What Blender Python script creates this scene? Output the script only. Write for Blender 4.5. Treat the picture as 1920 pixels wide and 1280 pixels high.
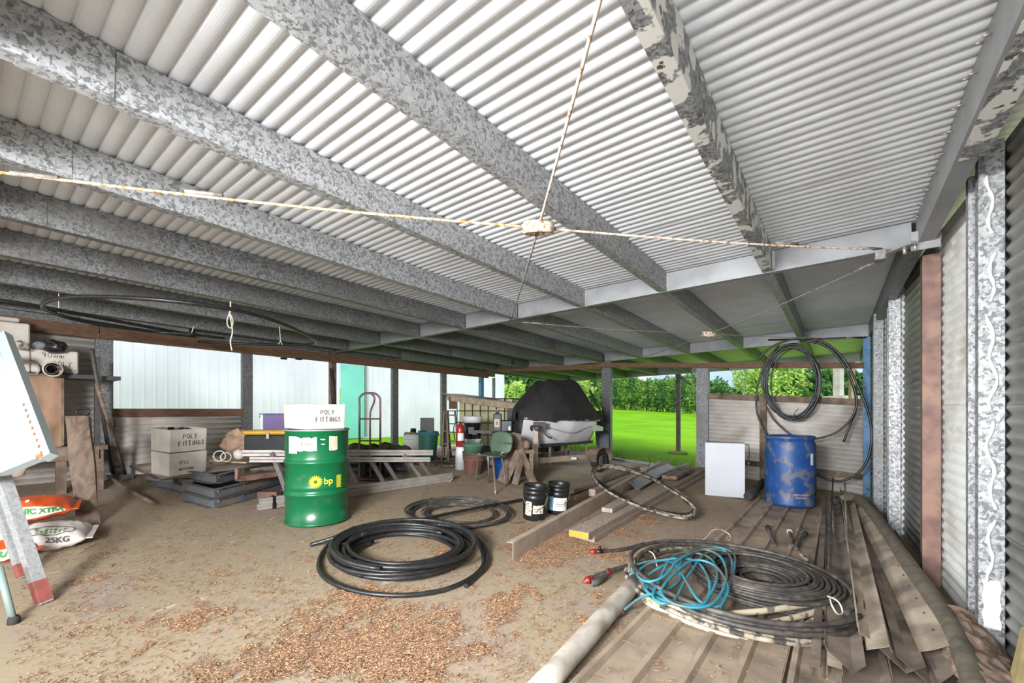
import bpy, math, random
from mathutils import Vector, Matrix, Quaternion, noise
for o in list(bpy.data.objects): bpy.data.objects.remove(o)
SC = bpy.context.scene; COL = SC.collection
PI = math.pi
# ---------------------------------------------------------------- camera, sky, light, exposure
FP, HZ, CAMZ = 810.0, 768.0, 1.35          # focal length in pixels of a 1920 wide frame, horizon row, eye height
cd = bpy.data.cameras.new('camera'); cam = bpy.data.objects.new('camera', cd); COL.objects.link(cam)
cam.location = (0, 0, CAMZ); cam.rotation_euler = (PI/2, 0, 0)
cd.sensor_width = 36; cd.lens = FP/1920*36; cd.shift_y = (HZ-640)/1920; cd.clip_start = .02; cd.clip_end = 3000
SC.camera = cam
W = bpy.data.worlds.new('overcast_sky'); SC.world = W; W.use_nodes = True
nt = W.node_tree; nt.nodes.clear()
wo = nt.nodes.new('ShaderNodeOutputWorld'); wb = nt.nodes.new('ShaderNodeBackground'); wb.inputs[1].default_value = 1.6
tc = nt.nodes.new('ShaderNodeTexCoord'); sn = nt.nodes.new('ShaderNodeTexNoise'); sn.inputs['Scale'].default_value = 2.2; sn.inputs['Detail'].default_value = 6
sr = nt.nodes.new('ShaderNodeValToRGB'); sr.color_ramp.elements[0].color = (.62,.70,.80,1); sr.color_ramp.elements[1].color = (.86,.88,.90,1)
sr.color_ramp.elements[0].position = .38; sr.color_ramp.elements[1].position = .62
nt.links.new(tc.outputs['Generated'], sn.inputs['Vector']); nt.links.new(sn.outputs['Fac'], sr.inputs['Fac'])
nt.links.new(sr.outputs[0], wb.inputs[0]); nt.links.new(wb.outputs[0], wo.inputs[0])
sd = bpy.data.lights.new('sun', 'SUN'); sd.energy = .55; sd.angle = math.radians(25); sd.color = (1,.97,.92)
so = bpy.data.objects.new('sun', sd); COL.objects.link(so); so.rotation_euler = (math.radians(38), 0, math.radians(-25))
def area(name, loc, tgt, size, energy, col=(1,1,1)):
    l = bpy.data.lights.new(name, 'AREA'); l.shape = 'DISK'; l.size = size; l.energy = energy; l.color = col
    o = bpy.data.objects.new(name, l); COL.objects.link(o); o.location = loc
    o.rotation_euler = (Vector(tgt)-Vector(loc)).to_track_quat('-Z', 'Y').to_euler(); return o
area('photographer_flash', (-1.6, -1.7, 1.9), (1.3, 5, 1.4), 1.4, 105, (.92,.96,1))
area('bounced_flash', (-.7, -1.3, .5), (.5, 2.6, 3.0), 1.6, 17, (.86,.93,1))
def spot(name, loc, tgt, size, energy, ang, col=(1,1,1)):
    l = bpy.data.lights.new(name, 'SPOT'); l.shadow_soft_size = size; l.energy = energy; l.color = col; l.spot_size = math.radians(ang); l.spot_blend = 1
    o = bpy.data.objects.new(name, l); COL.objects.link(o); o.location = loc
    o.rotation_euler = (Vector(tgt)-Vector(loc)).to_track_quat('-Z', 'Y').to_euler(); return o
spot('far_end_fill', (-2.2, -1.2, 2.1), (2.8, 8.3, .6), .5, 1800, 66, (.93,.96,1))  # added fill lamp, brightens the dim far end and its floor
spot('right_wall_fill', (-5.0, .3, 1.9), (3.0, 2.7, 1.6), .6, 1350, 56, (.93,.96,1))  # added fill lamp from the left, lifts the right-hand wall
spot('left_corner_fill', (-1.2, -1.9, 2.1), (-4.0, 5.8, .6), .5, 1400, 54, (.93,.96,1))  # added fill lamp for the otherwise dark left cluster
SC.view_settings.view_transform = 'Standard'; SC.view_settings.look = 'None'; SC.view_settings.gamma = 1
SC.view_settings.use_curve_mapping = False; SC.view_settings.exposure = 0.7
try: SC.cycles.max_bounces = 5; SC.cycles.diffuse_bounces = 4; SC.cycles.glossy_bounces = 2; SC.cycles.adaptive_threshold = .05; SC.cycles.adaptive_min_samples = 16
except Exception: pass

# ---------------------------------------------------------------- helpers
A_, B_ = -.0504, .0383                       # the slab falls 6% towards the right-hand wall
E1 = Vector((.6047, .7965, 0)); E2 = Vector((.7965, -.6047, 0))   # along the shed / across the shed
RZ = math.atan2(E1.y, E1.x)
def fz(x, y): return A_*x + B_*y
def S(u, w, z=None, h=0):                    # shed coordinates
    p = E1*u + E2*w; p.z = fz(p.x, p.y)+h if z is None else z; return p
def F(px, py, h=0):                          # point at height h over the slab
    m = (px-960)/FP; q = (HZ-py)/FP; Y = (CAMZ-h)/(A_*m+B_-q); return Vector((m*Y, Y, CAMZ+q*Y))
def AT(px, py, Y): return Vector(((px-960)/FP*Y, Y, CAMZ+(HZ-py)/FP*Y))
def PZ(px, py, z):
    Y = (z-CAMZ)*FP/(HZ-py); return Vector(((px-960)/FP*Y, Y, z))
def PW(px, py, w):                           # on the plane w = const
    t = (px-960)/FP; u = -w*(.7965+.6047*t)/(.6047-.7965*t); Y = .7965*u-.6047*w; return AT(px, py, Y)
def PU(px, py, u):
    t = (px-960)/FP; w = (.7965*u*t-.6047*u)/(.7965+.6047*t); Y = .7965*u-.6047*w; return AT(px, py, Y)
SLOPE = Vector((0,0,1)).rotation_difference(Vector((-A_, -B_, 1)).normalized())
def L(c):
    if isinstance(c, (int, float)): c = (c, c, c)
    return tuple((v/255/12.92 if v/255 <= .04045 else ((v/255+.055)/1.055)**2.4) for v in c)

class MB:
    def __init__(s): s.v = []; s.f = []; s.sm = []
    def add(s, vs, fs, smooth=False):
        n = len(s.v); s.v += [Vector(v) for v in vs]; s.f += [tuple(i+n for i in f) for f in fs]; s.sm += [smooth]*len(fs); return s
    def box(s, c, d, M=None, bev=0):
        x, y, z = d[0]/2, d[1]/2, d[2]/2; c = Vector(c)
        if bev:
            b = bev; vs = []; 
            for sx in (-1,1):
                for sy in (-1,1):
                    for sz in (-1,1):
                        vs += [(sx*(x-b),sy*(y-b),sz*z),(sx*(x-b),sy*y,sz*(z-b)),(sx*x,sy*(y-b),sz*(z-b))]
            def id(sx,sy,sz,k): return ((sx>0)*4+(sy>0)*2+(sz>0))*3+k
            fs = []
            for k,(ax) in enumerate((2,1,0)):
                for sg in (-1,1):
                    q = []
                    for (a,b2) in ((-1,-1),(1,-1),(1,1),(-1,1)):
                        t = {2:(a,b2,sg),1:(a,sg,b2),0:(sg,a,b2)}[ax]; q.append(id(*t,k))
                    fs.append(q)
            for a in (-1,1):
                for b2 in (-1,1):
                    fs.append([id(-1,a,b2,0),id(1,a,b2,0),id(1,a,b2,1),id(-1,a,b2,1)])
                    fs.append([id(a,-1,b2,0),id(a,1,b2,0),id(a,1,b2,2),id(a,-1,b2,2)])
                    fs.append([id(a,b2,-1,1),id(a,b2,1,1),id(a,b2,1,2),id(a,b2,-1,2)])
            for sx in (-1,1):
                for sy in (-1,1):
                    for sz in (-1,1): fs.append([id(sx,sy,sz,0),id(sx,sy,sz,1),id(sx,sy,sz,2)])
        else:
            vs = [(-x,-y,-z),(x,-y,-z),(x,y,-z),(-x,y,-z),(-x,-y,z),(x,-y,z),(x,y,z),(-x,y,z)]
            fs = [(0,3,2,1),(4,5,6,7),(0,1,5,4),(1,2,6,5),(2,3,7,6),(3,0,4,7)]
        vs = [Vector(v)+c for v in vs]
        if M: vs = [M @ v for v in vs]
        return s.add(vs, fs)
    def sweep(s, p0, p1, prof, up=(0,0,1), cap=True, smooth=False, closed=True):   # profile in (side, up) metres
        p0, p1, up = Vector(p0), Vector(p1), Vector(up); d = (p1-p0).normalized()
        sd = d.cross(up).normalized(); uu = sd.cross(d); n = len(prof)
        vs = [p+sd*a+uu*b for p in (p0, p1) for a, b in prof]
        fs = [(i, (i+1)%n, (i+1)%n+n, i+n) for i in range(n if closed else n-1)]
        if cap and closed: fs += [tuple(range(n))[::-1], tuple(range(n, 2*n))]
        return s.add(vs, fs, smooth)
    def beam(s, p0, p1, w, h, up=(0,0,1)):
        return s.sweep(p0, p1, [(-w/2,-h/2),(w/2,-h/2),(w/2,h/2),(-w/2,h/2)], up)
    def tube(s, pts, r, seg=8, closed=False, cap=True, rf=None):
        pts = [Vector(p) for p in pts]; n = len(pts); vs = []
        nrm = None
        for i, p in enumerate(pts):
            if closed: t = pts[(i+1)%n]-pts[i-1]
            else: t = pts[min(i+1,n-1)]-pts[max(i-1,0)]
            t.normalize()
            if nrm is None:
                nrm = t.orthogonal().normalized() if abs(t.z) > .9 else Vector((0,0,1))
            nrm = (nrm - t*nrm.dot(t)).normalized(); b = t.cross(nrm)
            rr = r*(rf(i/(n-1)) if rf else 1)
            vs += [p+(nrm*math.cos(2*PI*k/seg)+b*math.sin(2*PI*k/seg))*rr for k in range(seg)]
        fs = [(i*seg+k, i*seg+(k+1)%seg, ((i+1)%n)*seg+(k+1)%seg, ((i+1)%n)*seg+k) for i in range(n if closed else n-1) for k in range(seg)]
        s.add(vs, fs, True)
        if cap and not closed:
            m = len(s.v)-len(vs); s.f += [tuple(m+k for k in range(seg))[::-1], tuple(m+(n-1)*seg+k for k in range(seg))]; s.sm += [False, False]
        return s
    def lathe(s, prof, seg=24, c=(0,0,0), M=None, wob=None, smooth=True, a0=0, a1=2*PI):
        c = Vector(c); n = len(prof); full = abs(a1-a0-2*PI) < 1e-6; K = seg if full else seg+1; vs = []
        for k in range(K):
            a = a0+(a1-a0)*k/seg
            for r, z in prof:
                q = r*(wob(a, z) if wob else 1); v = Vector((q*math.cos(a), q*math.sin(a), z))+c; vs.append(M @ v if M else v)
        fs = [(k*n+i, ((k+1)%K)*n+i, ((k+1)%K)*n+i+1, k*n+i+1) for k in range(seg) for i in range(n-1)]
        return s.add(vs, fs, smooth)
    def ext(s, poly, M, d):                   # polygon in local xz, thickness d along local y
        n = len(poly); vs = [M @ Vector((a, -d/2, b)) for a, b in poly]+[M @ Vector((a, d/2, b)) for a, b in poly]
        return s.add(vs, [tuple(range(n)), tuple(range(n, 2*n))[::-1]]+[(i, i+n, (i+1)%n+n, (i+1)%n) for i in range(n)])
    def grid(s, fn, nu, nv, smooth=True, thick=0):
        vs = [Vector(fn(i/nu, j/nv)) for i in range(nu+1) for j in range(nv+1)]
        fs = [(i*(nv+1)+j, (i+1)*(nv+1)+j, (i+1)*(nv+1)+j+1, i*(nv+1)+j+1) for i in range(nu) for j in range(nv)]
        return s.add(vs, fs, smooth)
    def blob(s, c, r, n=10, amp=.1, sq=1, seed=0, M=None):
        c = Vector(c); r = Vector(r) if not isinstance(r, (int, float)) else Vector((r, r, r))
        vs = []
        for i in range(n+1):
            th = PI*i/n
            for j in range(2*n):
                ph = PI*j/n; d = Vector((math.sin(th)*math.cos(ph), math.sin(th)*math.sin(ph), math.cos(th)))
                if sq != 1: d = Vector([math.copysign(abs(q)**sq, q) for q in d])
                k = 1+amp*noise.noise(d*2.3+Vector((seed*3.1, seed, 0)))+amp*.5*noise.noise(d*6+Vector((seed, 0, seed)))
                v = Vector((d.x*r.x, d.y*r.y, d.z*r.z))*k
                vs.append((M @ v if M else v)+c)
        m = 2*n; fs = [(i*m+j, (i+1)*m+j, (i+1)*m+(j+1)%m, i*m+(j+1)%m) for i in range(n) for j in range(m)]
        return s.add(vs, fs, True)
    def build(s, name, mat, parent=None, world=True, label=None, solid=0, kind=None, ang=None):
        me = bpy.data.meshes.new(name)
        o = bpy.data.objects.new(name, me); COL.objects.link(o)
        off = Vector((0,0,0))
        if parent is not None:
            o.parent = parent
            if world:
                bpy_m = ROOTM[parent.name]; inv = bpy_m.inverted(); s.v = [inv @ v for v in s.v]
            ROOTM[o.name] = ROOTM[parent.name]
        else:
            if world and s.v:
                xs = [v.x for v in s.v]; ys = [v.y for v in s.v]; zs = [v.z for v in s.v]
                off = Vector(((min(xs)+max(xs))/2, (min(ys)+max(ys))/2, min(zs)))
                s.v = [v-off for v in s.v]; o.location = off
            ROOTM[o.name] = Matrix.Translation(off)
        me.from_pydata([tuple(v) for v in s.v], [], s.f); me.update()
        me.polygons.foreach_set('use_smooth', s.sm); me.materials.append(mat)
        import bmesh as _b
        bm = _b.new(); bm.from_mesh(me); _b.ops.recalc_face_normals(bm, faces=bm.faces); bm.to_mesh(me); bm.free()
        if solid:
            md = o.modifiers.new('thickness', 'SOLIDIFY'); md.thickness = solid; md.offset = 0
        if label: o['label'] = label
        if kind: o['kind'] = kind
        return o
ROOTM = {}
def tag(o, label=None, cat=None, group=None, kind=None):
    if label: o['label'] = label
    if cat: o['category'] = cat
    if group: o['group'] = group
    if kind: o['kind'] = kind
    return o
def thing(name, label, cat, loc=(0,0,0), rz=0, slope=False, group=None, kind=None):
    o = bpy.data.objects.new(name, None); COL.objects.link(o); o.empty_display_size = .1
    q = Quaternion((0,0,1), rz)
    if slope: q = SLOPE @ q
    o.rotation_mode = 'QUATERNION'; o.rotation_quaternion = q; o.location = loc
    ROOTM[o.name] = Matrix.Translation(Vector(loc)) @ q.to_matrix().to_4x4()
    return tag(o, label, cat, group, kind)
def root(name, kind='structure'): return thing(name, None, None, kind=kind)
def copy_tree(o, parent=None, fresh=None):
    c = o.copy(); COL.objects.link(c)
    if parent: c.parent = parent
    for ch in [x for x in list(bpy.data.objects) if x.parent == o]: copy_tree(ch, c)
    return c
def spl(pts, n=8, closed=False):              # Catmull-Rom through points
    pts = [Vector(p) for p in pts]; m = len(pts); out = []
    for i in range(m if closed else m-1):
        g = (lambda k: pts[k % m]) if closed else (lambda k: pts[max(0, min(m-1, k))])
        a, b, c, d = g(i-1), g(i), g(i+1), g(i+2)
        for j in range(n):
            t = j/n; out.append(.5*((2*b)+(c-a)*t+(2*a-5*b+4*c-d)*t*t+(3*b-a-3*c+d)*t**3))
    if not closed: out.append(pts[-1])
    return out
def wall_pt(r): return r

# ---------------------------------------------------------------- materials
def mat(name, c1, c2=None, scale=8, rough=.8, metal=0, bump=0, detail=4, c3=None, s3=1.5, f3=(.45,.65), stretch=None, spec=None, rng=(.35,.65), dist=0, alpha=None, trans=0, bscale=None):
    m = bpy.data.materials.new(name); m.use_nodes = True; t = m.node_tree; b = t.nodes['Principled BSDF']
    N, K = t.nodes.new, t.links.new
    b.inputs['Roughness'].default_value = rough; b.inputs['Metallic'].default_value = metal
    if spec is not None: b.inputs['Specular IOR Level'].default_value = spec
    if trans: b.inputs['Transmission Weight'].default_value = trans
    if c2 is None:
        b.inputs['Base Color'].default_value = (*L(c1), 1)
        if not bump: return m
    co = N('ShaderNodeTexCoord'); mp = N('ShaderNodeMapping'); K(co.outputs['Object'], mp.inputs[0])
    if stretch: mp.inputs['Scale'].default_value = stretch[:3]
    if stretch and len(stretch) > 3: mp.inputs['Rotation'].default_value = (0, 0, stretch[3])
    n1 = N('ShaderNodeTexNoise'); n1.inputs['Scale'].default_value = scale; n1.inputs['Detail'].default_value = detail; n1.inputs['Distortion'].default_value = dist
    K(mp.outputs[0], n1.inputs['Vector'])
    if c2 is not None:
        r = N('ShaderNodeValToRGB'); r.color_ramp.elements[0].color = (*L(c1), 1); r.color_ramp.elements[1].color = (*L(c2), 1)
        r.color_ramp.elements[0].position, r.color_ramp.elements[1].position = rng
        K(n1.outputs['Fac'], r.inputs[0]); out = r.outputs[0]
        if c3 is not None:
            n3 = N('ShaderNodeTexNoise'); n3.inputs['Scale'].default_value = s3; n3.inputs['Detail'].default_value = 5; K(mp.outputs[0], n3.inputs['Vector'])
            mr = N('ShaderNodeMapRange'); mr.inputs['From Min'].default_value, mr.inputs['From Max'].default_value = f3; K(n3.outputs['Fac'], mr.inputs['Value'])
            mx = N('ShaderNodeMix'); mx.data_type = 'RGBA'; K(mr.outputs[0], mx.inputs['Factor']); K(out, mx.inputs['A']); mx.inputs['B'].default_value = (*L(c3), 1); out = mx.outputs['Result']
        K(out, b.inputs['Base Color'])
    if bump:
        bp = N('ShaderNodeBump'); bp.inputs['Strength'].default_value = bump; bp.inputs['Distance'].default_value = .01
        if bscale:
            n2 = N('ShaderNodeTexNoise'); n2.inputs['Scale'].default_value = bscale; n2.inputs['Detail'].default_value = 6; K(mp.outputs[0], n2.inputs['Vector']); K(n2.outputs['Fac'], bp.inputs['Height'])
        else: K(n1.outputs['Fac'], bp.inputs['Height'])
        K(bp.outputs[0], b.inputs['Normal'])
    return m
def galv(name, lo=95, mid=140, hi=165, scale=80, rough=.5, metal=.35, dirt=None, peel=False):
    m = bpy.data.materials.new(name); m.use_nodes = True; t = m.node_tree; b = t.nodes['Principled BSDF']; N, K = t.nodes.new, t.links.new
    co = N('ShaderNodeTexCoord'); nz = N('ShaderNodeTexNoise'); nz.inputs['Scale'].default_value = scale*.7; nz.inputs['Detail'].default_value = 3
    mx = N('ShaderNodeVectorMath'); mx.operation = 'MULTIPLY_ADD'; mx.inputs[1].default_value = (.05,)*3
    K(co.outputs['Object'], nz.inputs['Vector']); K(nz.outputs['Color'], mx.inputs[0]); K(co.outputs['Object'], mx.inputs[2])
    vo = N('ShaderNodeTexVoronoi'); vo.inputs['Scale'].default_value = scale; K(mx.outputs[0], vo.inputs['Vector'])
    sp = N('ShaderNodeSeparateColor'); K(vo.outputs['Color'], sp.inputs[0])
    r = N('ShaderNodeValToRGB'); e = r.color_ramp.elements; e[0].color = (*L(lo), 1); e[0].position = .15; e[1].color = (*L(hi), 1); e[1].position = .85
    q = e.new(.45); q.color = (*L(mid), 1); K(sp.outputs[0], r.inputs[0]); out = r.outputs[0]
    def over(col, sc, f, nd=6):
        nonlocal out
        n3 = N('ShaderNodeTexNoise'); n3.inputs['Scale'].default_value = sc; n3.inputs['Detail'].default_value = nd; K(co.outputs['Object'], n3.inputs['Vector'])
        mr = N('ShaderNodeMapRange'); mr.inputs['From Min'].default_value, mr.inputs['From Max'].default_value = f; K(n3.outputs['Fac'], mr.inputs['Value'])
        x = N('ShaderNodeMix'); x.data_type = 'RGBA'; K(mr.outputs[0], x.inputs['Factor']); K(out, x.inputs['A']); x.inputs['B'].default_value = (*L(col), 1); out = x.outputs['Result']; return mr
    if dirt: over(dirt, 2.2, (.45,.75))
    if peel: over((225,222,215), 9, (.50,.53)); over((90,82,75), 14, (.64,.66))
    K(out, b.inputs['Base Color']); b.inputs['Roughness'].default_value = rough; b.inputs['Metallic'].default_value = metal
    bp = N('ShaderNodeBump'); bp.inputs['Strength'].default_value = .08; bp.inputs['Distance'].default_value = .01; K(sp.outputs[0], bp.inputs['Height']); K(bp.outputs[0], b.inputs['Normal'])
    return m
M = {}
M['galv'] = galv('galvanised_steel', 112, 154, 176, 72)
M['galv_dark'] = galv('dusty_galvanised_steel', 84, 116, 140, 80, dirt=(108,104,100))
M['galv_peel'] = galv('galvanised_steel_with_peeling_tape', 95, 130, 160, peel=True)
M['galv_post'] = galv('bright_galvanised_steel', 112, 146, 178, 60)
M['steel_grey'] = mat('grey_painted_steel', 128, 142, 6, .5, .1, .05)
M['roof'] = mat('off_white_roof_sheet', (216,217,219), (204,205,207), 3, .45, 0, .0)
M['wallsheet'] = mat('dusty_grey_wall_sheet', (196,195,190), (178,176,170), 4, .6, .05, .03, c3=(150,138,122), s3=2, f3=(.5,.8))
M['endsheet'] = mat('beige_wall_sheet', (218,210,201), (196,187,178), 3, .65, 0, .03, c3=(160,146,132), s3=2.5, f3=(.5,.8))
M['timber'] = mat('weathered_brown_timber', (120,88,66), (92,66,50), 9, .8, 0, .2, stretch=(1,1,6))
M['timber_grey'] = mat('grey_dusty_timber', (140,120,102), (108,90,75), 14, .85, 0, .3, c3=(90,72,58), s3=4)
M['timber_pale'] = mat('pale_timber', (188,168,138), (160,138,110), 10, .8, 0, .2)
M['rust_steel'] = mat('red_oxide_steel', (116,86,76), (96,72,64), 12, .6, .1, .1, c3=(132,102,86), s3=7)
M['rail_purple'] = mat('faded_maroon_paint', (120,88,92), (98,70,74), 20, .5, .1, .05)
M['blue_steel'] = mat('chipped_blue_paint', (86,130,165), (70,110,145), 12, .6, 0, .1, c3=(60,58,55), s3=14, f3=(.6,.66))
M['white_shed'] = mat('white_zinc_shed_sheet', (230,228,236), (220,219,228), 1.2, .4, .1)
M['teal'] = mat('turquoise_door_paint', (128,214,196), (120,204,188), 2, .5)
M['black_pipe'] = mat('black_poly_pipe', (26,26,27), (40,39,38), 30, .38, 0, .05, c3=(62,56,50), s3=9, f3=(.55,.8))
M['black_hose'] = mat('dusty_black_pipe', (48,45,43), (78,72,66), 25, .55, 0, .1, c3=(112,102,90), s3=10, f3=(.55,.75))
M['mud_pipe'] = mat('mud_caked_pipe', (58,55,52), (146,134,116), 18, .75, 0, .3, c3=(172,160,138), s3=10, f3=(.5,.66), rng=(.44,.54))
M['mud_pale'] = mat('cream_mud_pipe', (104,97,88), (186,172,146), 14, .8, 0, .4, rng=(.4,.5))
M['teal_hose'] = mat('turquoise_garden_hose', (56,138,154), (46,114,130), 12, .4, 0, 0, c3=(84,96,92), s3=3.2, f3=(.44,.54))
M['green_drum'] = mat('green_drum_paint', (14,98,58), (12,88,51), 3, .28, 0, .02, c3=(60,96,62), s3=9, f3=(.62,.75))
M['blue_drum'] = mat('scuffed_blue_plastic', (18,58,112), (22,68,128), 4, .5, 0, .05, c3=(92,94,102), s3=9, f3=(.5,.62))
M['foam'] = mat('dirty_polystyrene', (212,204,192), (196,186,174), 7, .9, 0, .2, bscale=120)
M['ink'] = mat('marker_ink', (45,42,48))
M['white'] = mat('white_plastic', (226,226,222), (212,212,208), 5, .4)
M['enamel'] = mat('white_enamel', (152,161,161), (146,154,154), 3, .35, 0, 0, c3=(180,172,158), s3=5, f3=(.62,.75))
M['black'] = mat('black_plastic', (24,24,25), (34,33,33), 12, .35)
M['rubber'] = mat('black_rubber', (36,35,35), (52,48,45), 14, .8)
M['alu'] = mat('dusty_aluminium', (168,160,152), (150,142,134), 9, .45, .25, .05)
M['alu_dark'] = mat('dull_aluminium', (140,132,124), (118,110,104), 9, .5, .3)
M['pvc'] = mat('dirty_white_pvc', (196,188,176), (172,162,148), 6, .5, 0, .03, c3=(146,132,116), s3=7)
M['pipe_ring'] = mat('white_pvc_fitting', (214,208,198), (196,190,180), 8, .4)
M['rope'] = mat('cream_rope', (222,214,196))
M['rod'] = mat('rusty_white_rod', (205,190,172), (150,98,62), 40, .7, 0, .1, rng=(.5,.62))
M['rod_rust'] = mat('orange_rusted_rod', (206,188,150), (176,112,48), 45, .7, 0, .1, rng=(.48,.6))
M['rod_grey'] = mat('grey_bracing_rod', (150,142,134), (110,100,92), 30, .6, .1)
M['red'] = mat('red_plastic', (138,38,32), (112,32,28), 15, .4)
M['extinguisher'] = mat('red_extinguisher_paint', (168,44,40), (140,36,34), 8, .3)
M['orange'] = mat('orange_woven_bag', (222,92,38), (200,78,30), 5, .45, 0, .15, bscale=30)
M['bag_white'] = mat('white_woven_bag', (220,212,204), (196,186,178), 5, .6, 0, .2, bscale=25)
M['print_green'] = mat('green_bag_print', (70,140,62)); M['print_grey'] = mat('dark_bag_print', (80,72,70))
M['print_white'] = mat('white_bag_print', (228,226,218)); M['yellow'] = mat('yellow_paint', (236,216,40)); M['yellow_end'] = mat('yellow_board_end', (206,146,44), (196,134,40), 10)
M['paper'] = mat('cream_paper', (204,196,172), (188,178,152), 8, .8)
M['sack'] = mat('brown_shade_cloth', (176,144,120), (150,120,100), 6, .85, 0, .3)
M['purple'] = mat('purple_plastic', (116,98,140), (106,88,128), 4, .5); M['lid_yellow'] = mat('yellow_toolbox_lid', (206,160,50), (176,134,44), 5, .5)
M['lumber'] = mat('dusty_lumber', (168,151,134), (142,126,110), 12, .85, 0, .2, stretch=(6,1,1,-RZ))
M['chan'] = mat('dusty_steel_channel', (188,170,150), (166,148,130), 6, .6, .1, .05)
M['flash_tan'] = mat('dusty_tan_flashing', (190,174,152), (166,150,132), 5, .6, .1, .04, c3=(116,104,92), s3=3)
M['flash_dark'] = mat('dark_dusty_flashing', (140,125,111), (114,101,90), 6, .6, .1, .05, c3=(76,68,62), s3=4)
M['deck'] = mat('dusty_roof_sheet', (172,153,132), (148,130,112), 5, .65, .05, .05, c3=(100,88,78), s3=3, f3=(.48,.75))
M['bark'] = mat('brown_bark', (146,124,106), (118,98,84), 12, .9, 0, .8, stretch=(1,1,1))
M['cover'] = mat('black_shade_cover', (42,38,37), (30,28,28), 5, .8, 0, .2)
M['hull'] = mat('white_gelcoat', (214,212,211), (198,194,193), 3, .3)
M['hull_grey'] = mat('grey_gelcoat', (172,164,162), (156,148,146), 3, .35)
M['ibc'] = mat('yellowed_tank_plastic', (206,196,158), (180,168,130), 4, .5)
M['terracotta'] = mat('stained_terracotta_pot', (122,78,66), (84,62,56), 6, .7, 0, .1)
M['green_tub'] = mat('faded_green_tub', (92,130,102), (76,112,88), 5, .6); M['green_bin'] = mat('dark_green_bin', (44,96,82), (38,82,74), 4, .5)
M['chair_green'] = mat('olive_green_chair_shell', (84,102,82), (70,88,72), 6, .5); M['blue_tub'] = mat('blue_tub', (22,82,156), (20,70,136), 5, .5)
M['chrome'] = mat('dull_chrome', (170,160,150), None, rough=.35, metal=.6)
M['tarp'] = mat('dark_green_tarp', (52,60,50), (34,38,35), 6, .6, 0, .3); M['tarp_brown'] = mat('brown_tarp', (96,86,74), (70,62,55), 6, .7, 0, .3)
M['jerry'] = mat('dark_grey_container', (78,78,80), (62,62,64), 6, .5); M['concrete'] = mat('pale_concrete', (190,186,176), (168,162,152), 6, .9)
M['tank_steel'] = mat('dark_rusty_steel', (86,80,76), (66,60,57), 10, .6, .2, .1)
M['girt_blue'] = mat('blue_grey_steel_truss', (112,116,120), (88,90,94), 8, .5, .3, .05, c3=(124,110,98), s3=4)
M['glass_dark'] = mat('dark_lens', (120,124,128), None, rough=.15)
M['crate'] = mat('stained_wooden_crate', (168,134,108), (130,98,76), 7, .8, 0, .15, stretch=(1,1,.4), c3=(88,64,50), s3=5, f3=(.52,.8))
M['foliage_a'] = mat('bright_green_leaves', (140,180,84), (96,140,56), 1.5, .6); M['foliage_b'] = mat('mid_green_leaves', (88,132,62), (56,98,46), 1.5, .6)
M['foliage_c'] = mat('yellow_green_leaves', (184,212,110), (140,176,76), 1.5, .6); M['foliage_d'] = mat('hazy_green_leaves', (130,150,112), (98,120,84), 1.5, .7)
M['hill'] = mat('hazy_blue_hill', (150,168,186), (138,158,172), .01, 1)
M['trunk'] = mat('grey_tree_trunk', (96,84,72), (70,60,52), 8, .9)
def floor_mat():
    m = bpy.data.materials.new('dusty_concrete_and_dirt'); m.use_nodes = True; t = m.node_tree; b = t.nodes['Principled BSDF']; N, K = t.nodes.new, t.links.new
    co = N('ShaderNodeTexCoord'); b.inputs['Roughness'].default_value = .9
    def nz(sc, d=6, ds=0):
        n = N('ShaderNodeTexNoise'); n.inputs['Scale'].default_value = sc; n.inputs['Detail'].default_value = d; n.inputs['Distortion'].default_value = ds; K(co.outputs['Object'], n.inputs['Vector']); return n.outputs['Fac']
    def rng(s, a, c, lo=0, hi=1):
        r = N('ShaderNodeMapRange'); r.inputs['From Min'].default_value = a; r.inputs['From Max'].default_value = c; r.inputs['To Min'].default_value = lo; r.inputs['To Max'].default_value = hi; K(s, r.inputs['Value']); return r.outputs[0]
    def mix(f, a, c):
        x = N('ShaderNodeMix'); x.data_type = 'RGBA'; K(f, x.inputs['Factor'])
        for k, v in (('A', a), ('B', c)):
            if isinstance(v, tuple): x.inputs[k].default_value = (*L(v), 1)
            else: K(v, x.inputs[k])
        return x.outputs['Result']
    def add(a, c):
        x = N('ShaderNodeMath'); x.operation = 'ADD'; K(a, x.inputs[0]); K(c, x.inputs[1]); return x.outputs[0]
    sx = N('ShaderNodeSeparateXYZ'); K(co.outputs['Object'], sx.inputs[0])
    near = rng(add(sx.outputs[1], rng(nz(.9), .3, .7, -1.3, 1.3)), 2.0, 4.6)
    c = mix(near, (152,135,110), (212,195,175))  # colour darkened near and lightened far to even out the lamp falloff
    c = mix(rng(nz(1.3, 8, .6), .5, .68), c, (150,132,117))
    c = mix(rng(nz(9, 6), .55, .75, 0, .6), c, (116,98,84))
    c = mix(rng(nz(60, 3), .62, .72, 0, .5), c, (108,84,66))
    c = mix(rng(nz(5, 5, 1), .70, .74, 0, .7), c, (206,196,184))
    K(c, b.inputs['Base Color'])
    bp = N('ShaderNodeBump'); bp.inputs['Strength'].default_value = .25; bp.inputs['Distance'].default_value = .01; K(nz(25, 8), bp.inputs['Height']); K(bp.outputs[0], b.inputs['Normal']); return m
M['blue_label'] = mat('light_blue_label', (104,176,204), (126,190,214), 20); M['print_pink'] = mat('pink_print', (196,120,160))
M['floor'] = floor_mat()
M['lawn'] = mat('mown_grass', (100,156,10), (86,140,8), .6, 1, 0, .3, spec=.05, c3=(118,160,24), s3=.25, bscale=30)
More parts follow.
